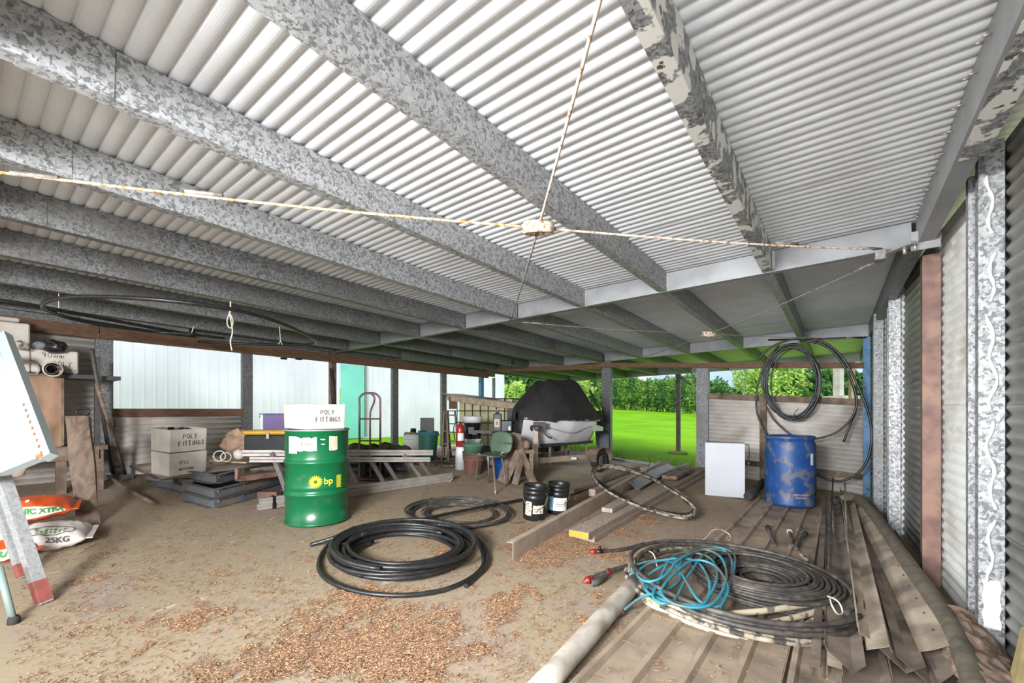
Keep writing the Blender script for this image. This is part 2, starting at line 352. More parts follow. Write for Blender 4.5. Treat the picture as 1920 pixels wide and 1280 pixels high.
M['dirt'] = mat('brown_ground', (150,130,100), (120,104,80), 3, .95, 0, .2, c3=(96,130,50), s3=2)
M['grassblade'] = mat('weedy_grass', (100,150,36), (140,132,78), 6, .8)
M['litter'] = mat('dry_needle_litter', (134,98,74), (104,74,56), 90, .9, c3=(196,164,118), s3=130, f3=(.56,.6))
# ================================================================ THE SETTING
rnd = random.Random(7)
def roofz(u, w): return 2.60+.0206*(w-.41)-.018*(u-4.5)      # underside of purlins and rafters
def RP(u, w, dz=0): return S(u, w, roofz(u, w)+dz)
def wr(u): return .69-.06*(u-3.52)                            # right-hand wall line
# floor slab (gridded, slightly uneven) and ground
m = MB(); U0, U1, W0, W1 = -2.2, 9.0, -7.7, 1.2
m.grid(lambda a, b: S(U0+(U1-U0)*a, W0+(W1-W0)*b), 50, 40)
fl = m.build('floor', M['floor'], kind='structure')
lw = root('lawn')
m = MB(); m.grid(lambda a, b: (lambda u, w: S(u, w, h=-.07) if w > -7.8 else S(u, w, .43+(-.0633*w-.07-.43)*max(0,min(1,(u-15)/25))**1.5))(9.0+150*a**2, (-160+152.2*b/.6) if b <= .6 else (-7.8+108*(b-.6)/.4)), 40, 50); m.build('mown_lawn', M['lawn'], lw)
m = MB(); m.grid(lambda a, b: S(-25+34*a, -60+(52.2)*b, .44+.0004*(60*(1-b))), 10, 10); m.build('side_grass', M['lawn'], lw)
m = MB(); m.grid(lambda a, b: S(-30+39*a, 1.3+40*b, h=-.06), 8, 8); m.build('yard', M['dirt'], lw)
m = MB(); m.grid(lambda a, b: S(-40+37.8*a, -8+9.4*b, h=-.03), 8, 8); m.build('bounce_ground', M['concrete'], lw)  # unseen pale ground added behind the camera to reflect light into the shed
m = MB(); m.grid(lambda a, b: S(8.95+.95*a+.25*math.sin(b*9), -7.5+8.3*b, h=-.055+.012*math.sin(a*PI)), 6, 30); m.build('bare_earth_edge', M['dirt'], lw)
# weeds along the open end
m = MB()
for i in range(2600):
    u = 9.1+1.9*rnd.random()**1.5; w = rnd.uniform(-7.4, -1.6)
    p = S(u, w, h=-.07); a = rnd.random()*PI; h = rnd.uniform(.03, .16); d = Vector((math.cos(a), math.sin(a), 0))
    q = p+Vector((rnd.uniform(-.05,.05), rnd.uniform(-.05,.05), h)); m.add([p-d*.006, p+d*.006, q], [(0,1,2)])
m.build('grass_weeds', M['grassblade'], lw, kind='stuff')

# ---------------- ceiling
ce = root('ceiling')
P = .0762
def corr(x, amp=.018): return -amp*abs(math.sin(PI*x/P))**.55
sheet_mesh = None
u = -1.9; k = 0
while u < 13.2:
    m = MB(); wid = P*10; n = 10*8
    vs = []
    W_A, W_B = -7.75, .84
    for j, w in enumerate((W_A, W_B)):
        for i in range(n+1):
            x = wid*i/n; lap = .003 if k % 2 else 0
            vs.append(RP(u+x, w, .203+.018+lap+corr(x)))
    m.add(vs, [(i, i+1, n+1+i+1, n+1+i) for i in range(n)], False)
    m.build('roof_sheet', M['roof'], ce, solid=.0012); u += wid-.004; k += 1
def cprof(h, f, t=.003, lip=.018, left=True):
    s = -1 if left else 1
    p = [(0,0),(s*f,0),(s*f,lip),(s*(f-t),lip),(s*(f-t),t),(s*t,t),(s*t,h-t),(s*(f-t),h-t),(s*(f-t),h-lip),(s*f,h-lip),(s*f,h),(0,h)]
    return p
for w in (-.475, -1.41, -2.345, -3.3, -4.22, -5.19, -6.2, -7.15):
    for (ua, ub) in ((-1.9,.42), (.16,4.46), (4.54,8.86), (8.94,12.6)):
        m = MB(); dz = -.004 if ua == .16 else 0
        m.sweep(RP(ua, w+dz, dz), RP(ub, w+dz, dz), cprof(.2, .076))
        mm = M['galv_peel'] if (w == -.475 and ua == .16) else (M['galv_dark'] if (w < -4 or ua > 4.6) else M['galv'])
        m.build('purlin', mm, ce)
# eave beams at both sides
for (ua, ub) in ((-1.9,4.46), (4.54,8.86), (8.94,12.6)):
    m = MB(); m.sweep(RP(ua, .46 if ua < 4 else .42, -.02), RP(ub, .46 if ua < 4 else .36, -.02), cprof(.22, .09, left=False)); e = m.build('eave_beam', M['galv_dark'] if ua > 4 else M['steel_grey'], ce)
    m = MB(); m.sweep(RP(ua, -7.56), RP(ub, -7.56), cprof(.2, .076)); m.build('eave_beam', M['galv_dark'], ce)
m = MB(); m.sweep(RP(-.5, .475, -.024), RP(3.1, .475, -.024), [(.0,0),(.1,0),(.1,.003),(0,.003)]); m.build('peeling_strip', M['galv_peel'], ce)
m = MB()
for i in range(44):
    p = RP(-.6+i*.115, .455, .13+.05*(i % 2)); m.tube([p, p-E2*.025], .005, 5)
m.build('eave_screws', M['chrome'], ce, kind='stuff')
# rafters (girders)
for u in (-.05, 4.5, 8.9, 12.62):
    m = MB(); m.sweep(RP(u+.0, -7.6, -.005), RP(u, .44, -.005), [(-.038,0),(.038,0),(.038,.005),(.004,.005),(.004,.195),(.038,.195),(.038,.2),(-.038,.2),(-.038,.195),(-.004,.195),(-.004,.005),(-.038,.005)])
    m.build('rafter', M['steel_grey'], ce)
# lapped purlin offcuts showing below the second bay
for (u0, u1, w, dz) in ((5.6, 7.4, -7.05, -.05), (6.0,7.9,-6.02,-.035), (6.7, 8.6, -4.08, -.03), (1.0,2.1,-7.3,-.09)):
    m = MB(); m.sweep(RP(u0, w, dz), RP(u1, w, dz), cprof(.17, .07)); m.build('purlin_lap', M['galv_dark'], ce)
# cross bracing
def rod(a, b, r=.007, mt='rod', sag=.0):
    pts = [a+(b-a)*t-Vector((0,0,sag*math.sin(PI*t))) for t in [i/16 for i in range(17)]]
    return MB().tube(pts, r, 6), M[mt]
H1 = S(2.25, -1.5, 2.485)
def bracing(H, cs, mts, lab, r=.0075):
    t = thing('bracing_ring', lab, 'ring', H)
    m = MB(); n = 20; M2 = Matrix.Translation(H) @ Matrix.Rotation(.25, 4, 'X')
    pr = [(.092+.007*math.cos(a), .036*math.sin(a)) for a in [2*PI*i/8 for i in range(9)]]
    m.lathe([(x, y) for x, y in pr], 24, (0,0,0), M2); m.build('ring_band', M['rod'], t)
    for i, c in enumerate(cs):
        d = (c-H).normalized(); b, mt = rod(H+d*.05, c, r, mts[i], .02); q = b.build('bracing_rod', mt, t)
        m = MB(); m.tube([c-d*.34, c-d*.14], r*1.7, 6); m.build('turnbuckle', M['rod_grey'], t); m = MB(); m.tube([H+d*.04, H+d*.11], .014, 6); m.build('rod_nut', M['rod_grey'], t)
        if r > .007:
            b = MB(); s0 = H+(c-H)*.62; b.tube([s0, s0+d*.18], r*1.5, 6); b.build('splice', M['rod_grey'], t)
    return t
bracing(H1, [S(.1,.35,2.62), S(.1,-3.38,2.53), S(4.42,.34,2.575), S(4.42,-3.38,2.50)], ['rod','rod_rust','rod','rod_grey'], 'rusty white bracing ring with rods, nearest under the roof')
H2 = S(6.65, -1.5, 2.44)
bracing(H2, [S(4.56,.3,2.57), S(4.56,-3.3,2.49), S(8.8,.3,2.48), S(8.8,-3.38,2.42)], ['rod_grey','rod_grey','rod_grey','rod_grey'], 'small far bracing ring with rods above the end wall', .006)
# bolted cleats where the brace meets the brown post
t = thing('steel_cleat', 'folded steel cleat with bolts on top of the brown post', 'bracket', S(4.42,.40,2.6))
m = MB(); m.box((0,0,0), (.16,.012,.14), Matrix.Translation(S(4.36,.50,2.60)) @ Matrix.Rotation(RZ+PI/2,4,'Z')); m.box((0,0,0), (.22,.05,.02), Matrix.Translation(S(4.36,.36,2.57)) @ Matrix.Rotation(RZ+.7,4,'Z')); m.build('plate', M['steel_grey'], t)
m = MB(); m.box((0,0,0), (.10,.06,.07), Matrix.Translation(S(4.28,.24,2.51)) @ Matrix.Rotation(RZ,4,'Z')); m.build('clamp_block', M['galv_dark'], t)
m = MB(); m.tube([S(4.3,.38,2.56), S(4.3,.38,2.50)], .012, 6); m.build('bolt', M['chrome'], t); m = MB(); m.tube([S(4.33,.44,2.58), S(4.33,.44,2.52)], .012, 6); m.build('bolt', M['chrome'], t)

# ---------------- walls
def hsheet(u0, u1, wf, z0, z1, h_axis='u', amp=.0085, pitch=.0762, n=6, lap=0):
    """horizontal corrugations: runs u0..u1 (or w0..w1 at fixed u), z0..z1 heights over the slab"""
    m = MB(); k = max(2, int((z1-z0)/pitch*n)); vs = []
    for a in (u0, u1):
        for i in range(k+1):
            h = z0+(z1-z0)*i/k; off = amp*math.cos(2*PI*h/pitch)+lap
            vs.append(S(a, wf(a)+off, h=h) if h_axis == 'u' else S(wf(a)+off, a, h=h))
    m.add(vs, [(i, i+1, k+1+i+1, k+1+i) for i in range(k)], True); return m
wrt = root('wall_right')
for (a, b) in ((-2.0, .9), (.9, 3.55), (3.55, 6.2), (6.2, 9.0)):
    z = -.04; q = 0
    while z < 2.80:
        z1 = min(z+.762, 2.84-.02*max(0,a-2))
        m = hsheet(a, b, wr, z, z1, lap=.004*(q % 2)+.012); m.build('wall_sheet', M['wallsheet'], wrt, solid=.0012); z = z1-.03 if z1-z > .7 else 9; q += 1
def post(parent, u, w, su, sw, h0, ztop, mt, label=None, name='post', chan=True, hoff=0):
    m = MB(); b = S(u, w, h=h0); t = Vector((b.x, b.y, ztop))
    if chan:     # C channel, web towards the camera (-u), flanges back
        x, y, k = su, sw/2, .004
        prof = [(-y,0),(y,0),(y,x),(y-.02,x),(y-.02,x-k),(y-k,x-k),(y-k,k),(-y+k,k),(-y+k,x-k),(-y+.02,x-k),(-y+.02,x),(-y,x)]
        vs = [S(u, w)*0+Vector((0,0,zz))+Vector(((E2*a+E1*c).x+b.x, (E2*a+E1*c).y+b.y, 0)) for zz in (b.z, ztop) for a, c in prof]
        n = len(prof); m.add(vs, [(i, (i+1)%n, (i+1)%n+n, i+n) for i in range(n)]+[tuple(range(n))[::-1], tuple(range(n,2*n))])
    else:
        M2 = Matrix.Translation((b.x, b.y, (b.z+ztop)/2)) @ Matrix.Rotation(RZ, 4, 'Z'); m.box((0,0,0), (su, sw, ztop-b.z), M2)
    return m.build(name, mt, parent, label=label)
# near galvanised post with a silicone squiggle
post(wrt, 3.42, wr(3.42)-.045, .07, .098, 0, 2.80, M['galv_post'], 'galvanised post streaked with white sealant')
post(wrt, 3.60, wr(3.6)-.05, .06, .085, 0, 2.70, M['galv'])
m = MB(); cpt = lambda dx, z: S(3.42, wr(3.42)-.045+dx)*1+Vector((0,0,0))
def onpost(dx, z, d=.002): p = S(3.42-d, wr(3.42)-.045+dx); return Vector((p.x, p.y, z))
pts = []; zz = 2.62
while zz > .42:
    gap = 0; pts.append((onpost(.012*math.sin(zz*26)+.008*math.sin(zz*9.3), zz), .0045+.004*abs(math.sin(zz*5.1)))); zz -= .014
m = MB()
for seg0, seg1 in ((0, 24), (30, 50), (54, 92), (95, 130), (133, len(pts))):
    q = pts[seg0:seg1]
    if len(q) > 3: m.tube([p for p, r in q], .007, 5, rf=lambda a: .7+.7*abs(math.sin(a*14)))
m.grid(lambda a, b: onpost((a-.5)*.066+.004*math.sin(b*17), .17+.26*b, .003+.002*math.sin(a*20+b*31)), 8, 14)
m.build('sealant_streak', mat('white_sealant', (226,226,224), (205,205,203), 60, .4), wrt, kind='stuff')
post(wrt, 4.70, wr(4.7)-.052, .11, .105, 0, 2.56, M['rust_steel'], 'brown painted steel post', chan=False)
post(wrt, 6.28, wr(6.28)-.05, .07, .10, 0, 2.66, M['galv_post']); post(wrt, 6.46, wr(6.46)-.05, .06, .08, 0, 2.50, M['galv_dark'])
post(wrt, 7.45, wr(7.45)-.05, .07, .10, 0, 2.62, M['galv_dark']); post(wrt, 7.6, wr(7.6)-.05, .06, .08, 0, 2.48, M['galv_dark'])
post(wrt, 1.2, wr(1.2)-.045, .07, .098, 0, 2.6, M['galv_post'])
# far end wall
ew = root('wall_far')
UE = 8.9
post(ew, UE-.04, -4.12, .12, .2, -.02, 2.44, M['galv_dark']); post(ew, UE-.04, -2.12, .14, .215, -.02, 2.27, M['galv_dark'])
post(ew, UE-.06, .335, .10, .09, -.03, 2.50, M['blue_steel'], 'chipped blue steel corner post', chan=False)
m = MB(); m.beam(S(UE-.10,-4.2,h=2.07), S(UE-.10,.30,h=2.07), .05, .095); m.build('head_rail', M['timber'], ew)
m = MB(); m.beam(S(UE-.10,-7.5,h=1.93), S(UE-.10,-4.2,h=2.04), .05, .11); m.build('head_rail', M['timber'], ew)
m = MB(); m.beam(S(UE-.06,-2.02,h=1.49), S(UE-.06,.30,h=1.49), .05, .10); m.build('mid_rail', M['timber_grey'], ew)
m = MB(); m.beam(S(UE-.06,-2.02,h=.30), S(UE-.06,.30,h=.30), .05, .09); m.build('low_rail', M['timber_grey'], ew)
m = MB(); m.beam(S(UE-.09,-1.09,h=.02), S(UE-.09,-1.09,h=1.46), .10, .06, up=E1); m.build('stud', M['timber_grey'], ew)
for z0, z1 in ((-.04,.72), (.70,1.47)):
    hsheet(-2.04, .34, lambda a: UE+.02, z0, z1, 'w', amp=.013).build('wall_sheet', M['endsheet'], ew, solid=.0012)
m = MB(); m.beam(S(UE+.05,-7.5,h=.0), S(UE+.05,-2.2,h=.0), .10, .07); m.build('bottom_plate', M['steel_grey'], ew)
# left wall
le = root('wall_left'); WL = -7.54
for (a, b) in ((-2.0, 1.17),):
    z = .02; q = 0
    while z < 1.76:
        z1 = min(z+.762, 1.80); hsheet(a, b, lambda x: WL-.03, z-.06, z1, amp=.013, lap=.004*(q % 2)).build('wall_sheet', M['endsheet'], le, solid=.0012); z = z1-.03; q += 1
hsheet(1.3, 2.86, lambda x: WL-.03, -.05, .84, amp=.013).build('wall_sheet', M['endsheet'], le, solid=.0012)
m = MB(); m.beam(S(1.32,WL+.03,h=.835), S(2.86,WL+.03,h=.835), .05, .11); m.build('mid_rail', M['timber'], le)
for a, b in ((-2.0, 1.2), (1.2, 4.3), (4.3, 8.8)):
    m = MB(); zz = lambda u: 2.325-.007*(u-1.3); m.beam(S(a,WL+.06,zz(a)), S(b-.01,WL+.06,zz(b)), .05, .15); m.build('head_rail', M['timber'], le)
m = MB(); m.beam(S(-2.0,WL-.12,h=0)*1+Vector((0,0,2.56-fz(*S(-2,WL).xy))), S(9.3,WL-.12,h=0)+Vector((0,0,2.46-fz(*S(9.3,WL).xy))), .02, .42); m.build('fascia', M['galv_dark'], le)
def lpost(u, su, mt, ztop=2.25, lab=None, d=.07):
    b = S(u, WL); m = MB(); M2 = Matrix.Translation((b.x, b.y, (b.z-.02+ztop)/2)) @ Matrix.Rotation(RZ, 4, 'Z')
    x, k = su/2, .004; prof = [(-x,0),(x,0),(x,-d),(x-.02,-d),(x-.02,-d+k),(x-k,-d+k),(x-k,-k),(-x+k,-k),(-x+k,-d+k),(-x+.02,-d+k),(-x+.02,-d),(-x,-d)]
    vs = [Vector((b.x, b.y, zz))+E1*a+E2*(c+.04) for zz in (b.z-.02, ztop) for a, c in prof]; n = len(prof)
    m.add(vs, [(i, (i+1)%n, (i+1)%n+n, i+n) for i in range(n)]+[tuple(range(n))[::-1], tuple(range(n,2*n))])
    return m.build('post', mt, le, label=lab)
lpost(1.25, .17, M['galv_dark'], 2.27); lpost(2.93, .15, M['galv_dark'], 2.26); lpost(5.80, .15, M['galv_dark'], 2.24); lpost(7.22, .15, M['galv_dark'], 2.23)
lpost(4.40, .10, M['rust_steel'], 2.42, 'dark brown steel post', .1); lpost(8.60, .10, M['blue_steel'], 2.22, 'blue painted steel post', .1); lpost(9.09, .07, M['steel_grey'], 2.22, None, .06)
lpost(12.5, .09, M['steel_grey'], 2.1)
# awning posts beyond the far end
aw = thing('verandah_post', 'thin weathered steel post standing alone on the lawn', 'post', S(12.3,-3.5,h=-.06))
m = MB(); b = F(1272,845); b.z -= .08; m.beam(b, Vector((b.x,b.y,2.33)), .10, .10, up=E1); m.build('pole', M['tank_steel'], aw)
m = MB(); m.beam(Vector((b.x+.02,b.y,2.28)), Vector((b.x+.32,b.y-.1,2.02)), .06, .05, up=E1); m.build('brace', M['tank_steel'], aw)
m = MB(); m.blob((b.x,b.y,b.z+.04), (.3,.25,.05), 6, .6, seed=3); m.build('earth_mound', M['dirt'], aw)
aw = thing('verandah_post', 'slim post seen above the covered watercraft', 'post', S(12.4,-7.1,h=-.06)); p = PU(998,715,12.4)
m = MB(); m.beam(Vector((p.x,p.y,fz(p.x,p.y)-.05)), Vector((p.x,p.y,2.25)), .08, .08, up=E1); m.build('pole', M['timber_grey'], aw)
aw = thing('verandah_post', 'dark slim post right behind the cover peak', 'post', S(12.4,-6.1,h=-.06)); p = PU(1055,715,12.4)
m = MB(); m.beam(Vector((p.x,p.y,fz(p.x,p.y)-.05)), Vector((p.x,p.y,2.25)), .05, .05, up=E1); m.build('pole', M['tank_steel'], aw)

# ---------------- neighbouring shed beyond the left wall
ns = thing('metal_shed', 'long pale zinc clad shed with vertical ribs beyond the left wall', 'building', S(5,-12))
WN = -12.0; PR = .2; u = 1.0
def rib(x):
    q = (x % PR)/PR
    return .028 if q < .12 else (.028-.028*(q-.12)/.06 if q < .18 else (.0 if q < .46 else (.004 if q < .5 else 0)) if q < .94 else .028*(q-.94)/.06)
u = -8.0; UEND = 14.9
while u < UEND-.01:
    if abs(u-7.2) < .01: pass
    w_ = .8; m = MB(); xs = []
    for i in range(int(round(w_/PR))):
        for q in (0,.12,.18,.46,.5,.54,.94): xs.append(i*PR+q*PR)
    xs.append(w_); pts = [(x, rib(min(x, w_-1e-6)) if x < w_ else .028) for x in xs]
    vs = [S(u+x, WN+d, z) for z in (.40, 4.6) for x, d in pts]; n = len(pts)
    if not (7.15 < u+.4 < 8.0): m.add(vs, [(i, i+1, n+i+1, n+i) for i in range(n-1)]); m.build('wall_sheet', M['white_shed'], ns, solid=.001)
    u += w_
du = PW(637,750,WN); d0, d1 = 0, 0
ud0 = du.dot(E1); p2 = PW(680,750,WN); ud1 = p2.dot(E1)
zg = .50
m = MB(); m.box((0,0,0), (ud1-ud0, .04, 2.25), Matrix.Translation(S((ud0+ud1)/2, WN+.07, zg+1.1)) @ Matrix.Rotation(RZ,4,'Z')); dr = m.build('door', M['teal'], ns, label='turquoise door')
m = MB(); m.blob(S(ud0+.04, WN+.13, zg+1.0), .035, 6, 0); m.build('door_knob', M['white'], dr)
for (a, b) in ((7.19, ud0-.02), (ud1+.02, 8.02)):
    if b > a: 
        m = MB(); m.box((0,0,0), (b-a, .03, 4.4), Matrix.Translation(S((a+b)/2, WN+.02, zg+2.2)) @ Matrix.Rotation(RZ,4,'Z')); m.build('door_jamb', M['white_shed'], ns)
m = MB(); m.box((0,0,0), (.07, .05, 2.4), Matrix.Translation(S(ud1+.06, WN+.06, zg+1.2)) @ Matrix.Rotation(RZ,4,'Z')); m.build('downpipe', M['steel_grey'], ns)
m = MB(); m.box((0,0,0), (UEND+8.1, 7, .1), Matrix.Translation(S(3.4, WN-3.5, 4.65)) @ Matrix.Rotation(RZ,4,'Z')); m.build('roof', M['white_shed'], ns)
m = MB(); m.box((0,0,0), (.03, 7, 4.4), Matrix.Translation(S(UEND, WN-3.5, zg+2.2)) @ Matrix.Rotation(RZ,4,'Z')); m.build('gable_end', M['white_shed'], ns)
m = MB(); m.box((0,0,0), (.14, .12, 4.2), Matrix.Translation(S(1.62, WN+.06, zg+2.0)) @ Matrix.Rotation(RZ,4,'Z')); m.build('corner_trim', mat('cream_trim', (226,226,196)), ns)

# ---------------- trees, hills
def leafmesh(name, n, R, leaf, seed, mt, core=True):
    r = random.Random(seed); m = MB()
    for i in range(n):
        while True:
            d = Vector((r.uniform(-1,1), r.uniform(-1,1), r.uniform(-1,1)))
            if .05 < d.length < 1: break
        d = d.normalized()*(.55+.45*r.random()**.5)
        lump = .74+.5*noise.noise(d*1.9+Vector((seed*7.7,0,0)))+.25*noise.noise(d*5+Vector((0,seed*3.3,0)))
        p = Vector((d.x*R[0], d.y*R[1], d.z*R[2]))*lump
        if R[2] > 2*R[0]: k = 1-.35*max(0, d.z); p.x *= k; p.y *= k
        a = Vector((r.uniform(-1,1), r.uniform(-1,1), r.uniform(-.4,1))).normalized(); b = a.orthogonal().normalized(); c = a.cross(b); s = leaf*r.uniform(.6,1.3)
        m.add([p-b*s, p-c*s*.45, p+b*s, p+c*s*.45+a*s*.2], [(0,1,2,3)])
    me = bpy.data.meshes.new(name); me.from_pydata([tuple(v) for v in m.v], [], m.f); me.materials.append(mt); return me
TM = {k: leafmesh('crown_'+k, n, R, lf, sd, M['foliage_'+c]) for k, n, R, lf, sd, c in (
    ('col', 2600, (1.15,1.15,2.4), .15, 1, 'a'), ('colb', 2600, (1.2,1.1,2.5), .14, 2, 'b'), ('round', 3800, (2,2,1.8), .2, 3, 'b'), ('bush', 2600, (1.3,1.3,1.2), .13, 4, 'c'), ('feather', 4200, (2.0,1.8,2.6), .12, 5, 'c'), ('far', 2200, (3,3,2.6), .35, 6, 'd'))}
trunk_me = None
def tree(kind, loc, s, lab, cat='tree', grp=None, rz=0, name='tree'):
    global trunk_me
    t = thing(name, lab, cat, loc, rz, group=grp)
    R = {'col':2.4,'colb':2.5,'round':1.8,'bush':1.2,'feather':2.6,'far':2.6}[kind]
    o = bpy.data.objects.new('foliage', TM[kind]); COL.objects.link(o); o.parent = t
    sc = s if isinstance(s, tuple) else (s, s, s); o.scale = sc; o.location = (0, 0, R*sc[2]*(.86 if kind in ('col','colb','bush','feather') else .80))
    if trunk_me is None:
        m = MB(); m.tube([(0,0,-.2),(.05,0,.5),(0,.04,1)], .1, 7, rf=lambda a: 1-.4*a); trunk_me = bpy.data.meshes.new('trunk'); trunk_me.from_pydata([tuple(v) for v in m.v], [], m.f); trunk_me.materials.append(M['trunk'])
    q = bpy.data.objects.new('trunk', trunk_me); COL.objects.link(q); q.parent = t; q.scale = (1, 1, R*sc[2]*1.1); return t
r2 = random.Random(3)
# clipped looking hedge row across the lawn, seen between the two end posts
ORD = 'first second third fourth fifth sixth seventh eighth ninth tenth eleventh twelfth thirteenth fourteenth fifteenth sixteenth seventeenth eighteenth nineteenth twentieth'.split()
hp = [(1118,763),(1128,764),(1142,765),(1152,766),(1163,766.5),(1172,767),(1182,767.5),(1192,768),(1201,768.5),(1212,769),(1221,769.5),(1232,770),(1243,771),(1253,771.5),(1263,772),(1275,773),(1285,773.5),(1296,774),(1306,774.5),(1318,775)]
for i, (x, y) in enumerate(hp):
    p = F(x, y); k = 'col' if i % 3 else 'colb'; s = r2.uniform(.9, 1.1)*1.02
    tree(k, p, (s*.95, s*.95, s*(.95 if 1200 < x < 1260 else 1.05)), 'slender bright green hedge tree, %s from the first end post along the row' % ORD[i], 'tree', 'hedge row across the lawn', r2.random()*6)
for x, y, k, s, lab in ((1160,758,'round',1.55,'dark rounded tree rising behind the left of the hedge row'), (1248,764,'round',1.5,'dark rounded tree behind the middle of the hedge row'), (1290,765,'round',1.9,'tallest tree behind the right of the hedge row'), (1205,760,'round',1.35,'low rounded tree behind the hedge row, between taller ones')):
    tree(k, F(x, y), s*1.25, lab)
for x, y, k, s, lab, h in ((1348,777,'round',1.15,'deep green tree right of the second end post',0), (1408,776,'feather',1.25,'feathery light tree left of the hanging coils',0), (1440,776,'feather',1.45,'feathery light tree behind the middle of the hanging coil',0), (1475,777,'feather',1.4,'feathery tree at the right inside of the coil',0),
        (1500,780,'bush',1.1,'bright yellow green bush low inside the coil',0), (1524,779,'round',1.7,'green tree right of the small coil',0), (1548,778,'round',1.3,'green tree left of the white column',0), (1600,778,'round',1.6,'green tree behind the tan post by the blue corner post',0), (1622,779,'round',1.6,'green tree behind the blue corner post',0)):
    p = F(x, HZ-(1575-x)*.0504+26); s_ = s*1.0; tree(k, p, s_, lab, 'bush' if k == 'bush' else 'tree', None, r2.random()*6)
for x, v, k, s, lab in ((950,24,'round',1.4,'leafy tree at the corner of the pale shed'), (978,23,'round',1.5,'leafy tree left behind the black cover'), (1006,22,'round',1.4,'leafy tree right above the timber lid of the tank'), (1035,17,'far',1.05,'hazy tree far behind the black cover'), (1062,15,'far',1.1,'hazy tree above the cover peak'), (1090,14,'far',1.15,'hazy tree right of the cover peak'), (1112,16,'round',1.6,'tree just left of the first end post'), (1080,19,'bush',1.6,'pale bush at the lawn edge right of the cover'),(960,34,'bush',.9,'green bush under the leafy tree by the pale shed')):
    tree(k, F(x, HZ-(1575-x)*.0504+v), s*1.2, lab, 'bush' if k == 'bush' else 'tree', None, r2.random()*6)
# hills
m = MB()
def hill(a, b):
    x = -500+1700*a; y = 900+300*b; h = 95+32*math.sin(a*9.5+.5)+20*math.sin(a*23)+6*math.sin(a*61)
    return (x, y, 30+h*math.sin(PI*b*.5+.01))
m.grid(hill, 80, 6); hl = m.build('hill', M['hill'], kind='structure')
# white tank stand with column beyond the far wall
t = thing('concrete_stand', 'white concrete block with square column outside beyond the end wall', 'structure', PU(1576,748,15))
a = PU(1557,742,15); b = PU(1595,742,15); c = (a+b)/2
m = MB(); m.box((c.x, c.y, c.z-1.0), ((b-a).length, .8, 2.0)); m.build('block', M['concrete'], t)
a2 = PU(1567,700,15); b2 = PU(1577,700,15); c2 = (a2+b2)/2
m = MB(); m.box((c2.x, c2.y, c2.z+.3), ((b2-a2).length, .25, 2.2)); m.build('column', M['concrete'], t)
t = thing('timber_post', 'tan timber post outside left of the blue corner post', 'post', PU(1597,748,13))
p = PU(1597,740,13); m = MB(); m.box((p.x,p.y,p.z-.2), (.09,.09,2.6)); m.build('pole', M['timber_pale'], t)
# ================================================================ LETTERING
GL = {'P':[[(0,0),(0,1),(.5,1),(.6,.75),(.5,.5),(0,.5)]],'O':[[(.3,1),(0,.7),(0,.3),(.3,0),(.6,.3),(.6,.7),(.3,1)]],'L':[[(0,1),(0,0),(.5,0)]],
 'Y':[[(0,1),(.3,.5),(.6,1)],[(.3,.5),(.2,0)]],'F':[[(0,0),(0,1),(.5,1)],[(0,.55),(.4,.55)]],'I':[[(.2,0),(.2,1)]],'T':[[(0,1),(.6,1)],[(.3,1),(.3,0)]],
 'N':[[(0,0),(0,1),(.55,0),(.55,1)]],'G':[[(.6,.85),(.3,1),(0,.6),(.05,.15),(.35,0),(.6,.2),(.6,.45),(.35,.45)]],'S':[[(.55,.9),(.25,1),(.05,.75),(.5,.35),(.45,.05),(0,.1)]],
 'V':[[(0,1),(.3,0),(.6,1)]],'C':[[(.55,.9),(.25,1),(0,.5),(.25,0),(.55,.15)]],'W':[[(0,1),(.15,0),(.3,.7),(.45,0),(.6,1)]],'R':[[(0,0),(0,1),(.5,.9),(.45,.55),(0,.5),(.55,0)]],
 'E':[[(.5,1),(0,1),(0,0),(.5,0)],[(0,.5),(.4,.5)]],'9':[[(.55,.7),(.3,.5),(.05,.75),(.3,1),(.55,.8),(.5,0)]],'0':[[(.3,1),(0,.6),(.05,.15),(.3,0),(.6,.3),(.55,.85),(.3,1)]],
 'm':[[(0,0),(0,.5),(.25,.5),(.3,0),(.3,.45),(.55,.5),(.6,0)]],'w':[[(0,.5),(.15,0),(.3,.4),(.45,0),(.6,.5)]],'a':[[(.5,.4),(.2,.5),(0,.2),(.2,0),(.5,.3),(.5,0)]],' ':[], 'U':[[(0,1),(.05,.1),(.3,0),(.55,.1),(.6,1)]],'D':[[(0,0),(0,1),(.4,.9),(.6,.5),(.4,.1),(0,0)]]}
def strokes(lines, o, ex, ey, size, mt, parent, r=.0022, seed=0, jit=.05):
    """hand lettering drawn on a face: o = start point, ex/ey unit axes on the face"""
    rr = random.Random(seed); m = MB(); en = Vector(ex).cross(Vector(ey)); ex, ey = Vector(ex), Vector(ey)
    for li, (tx, dx, sc) in enumerate(lines):
        x = dx
        for ch in tx:
            for st in GL.get(ch, []):
                k = size*sc; q = [o+ex*(x+(a+rr.uniform(-jit,jit))*k*.8)+ey*(-li*size*1.55+(b+rr.uniform(-jit,jit)+x*.15)*k)+en*.001 for a, b in st]
                m.tube(q, r, 4)
            x += size*sc*(.78 if ch != 'I' else .45)
    return m.build('lettering', mt, parent, kind='stuff')
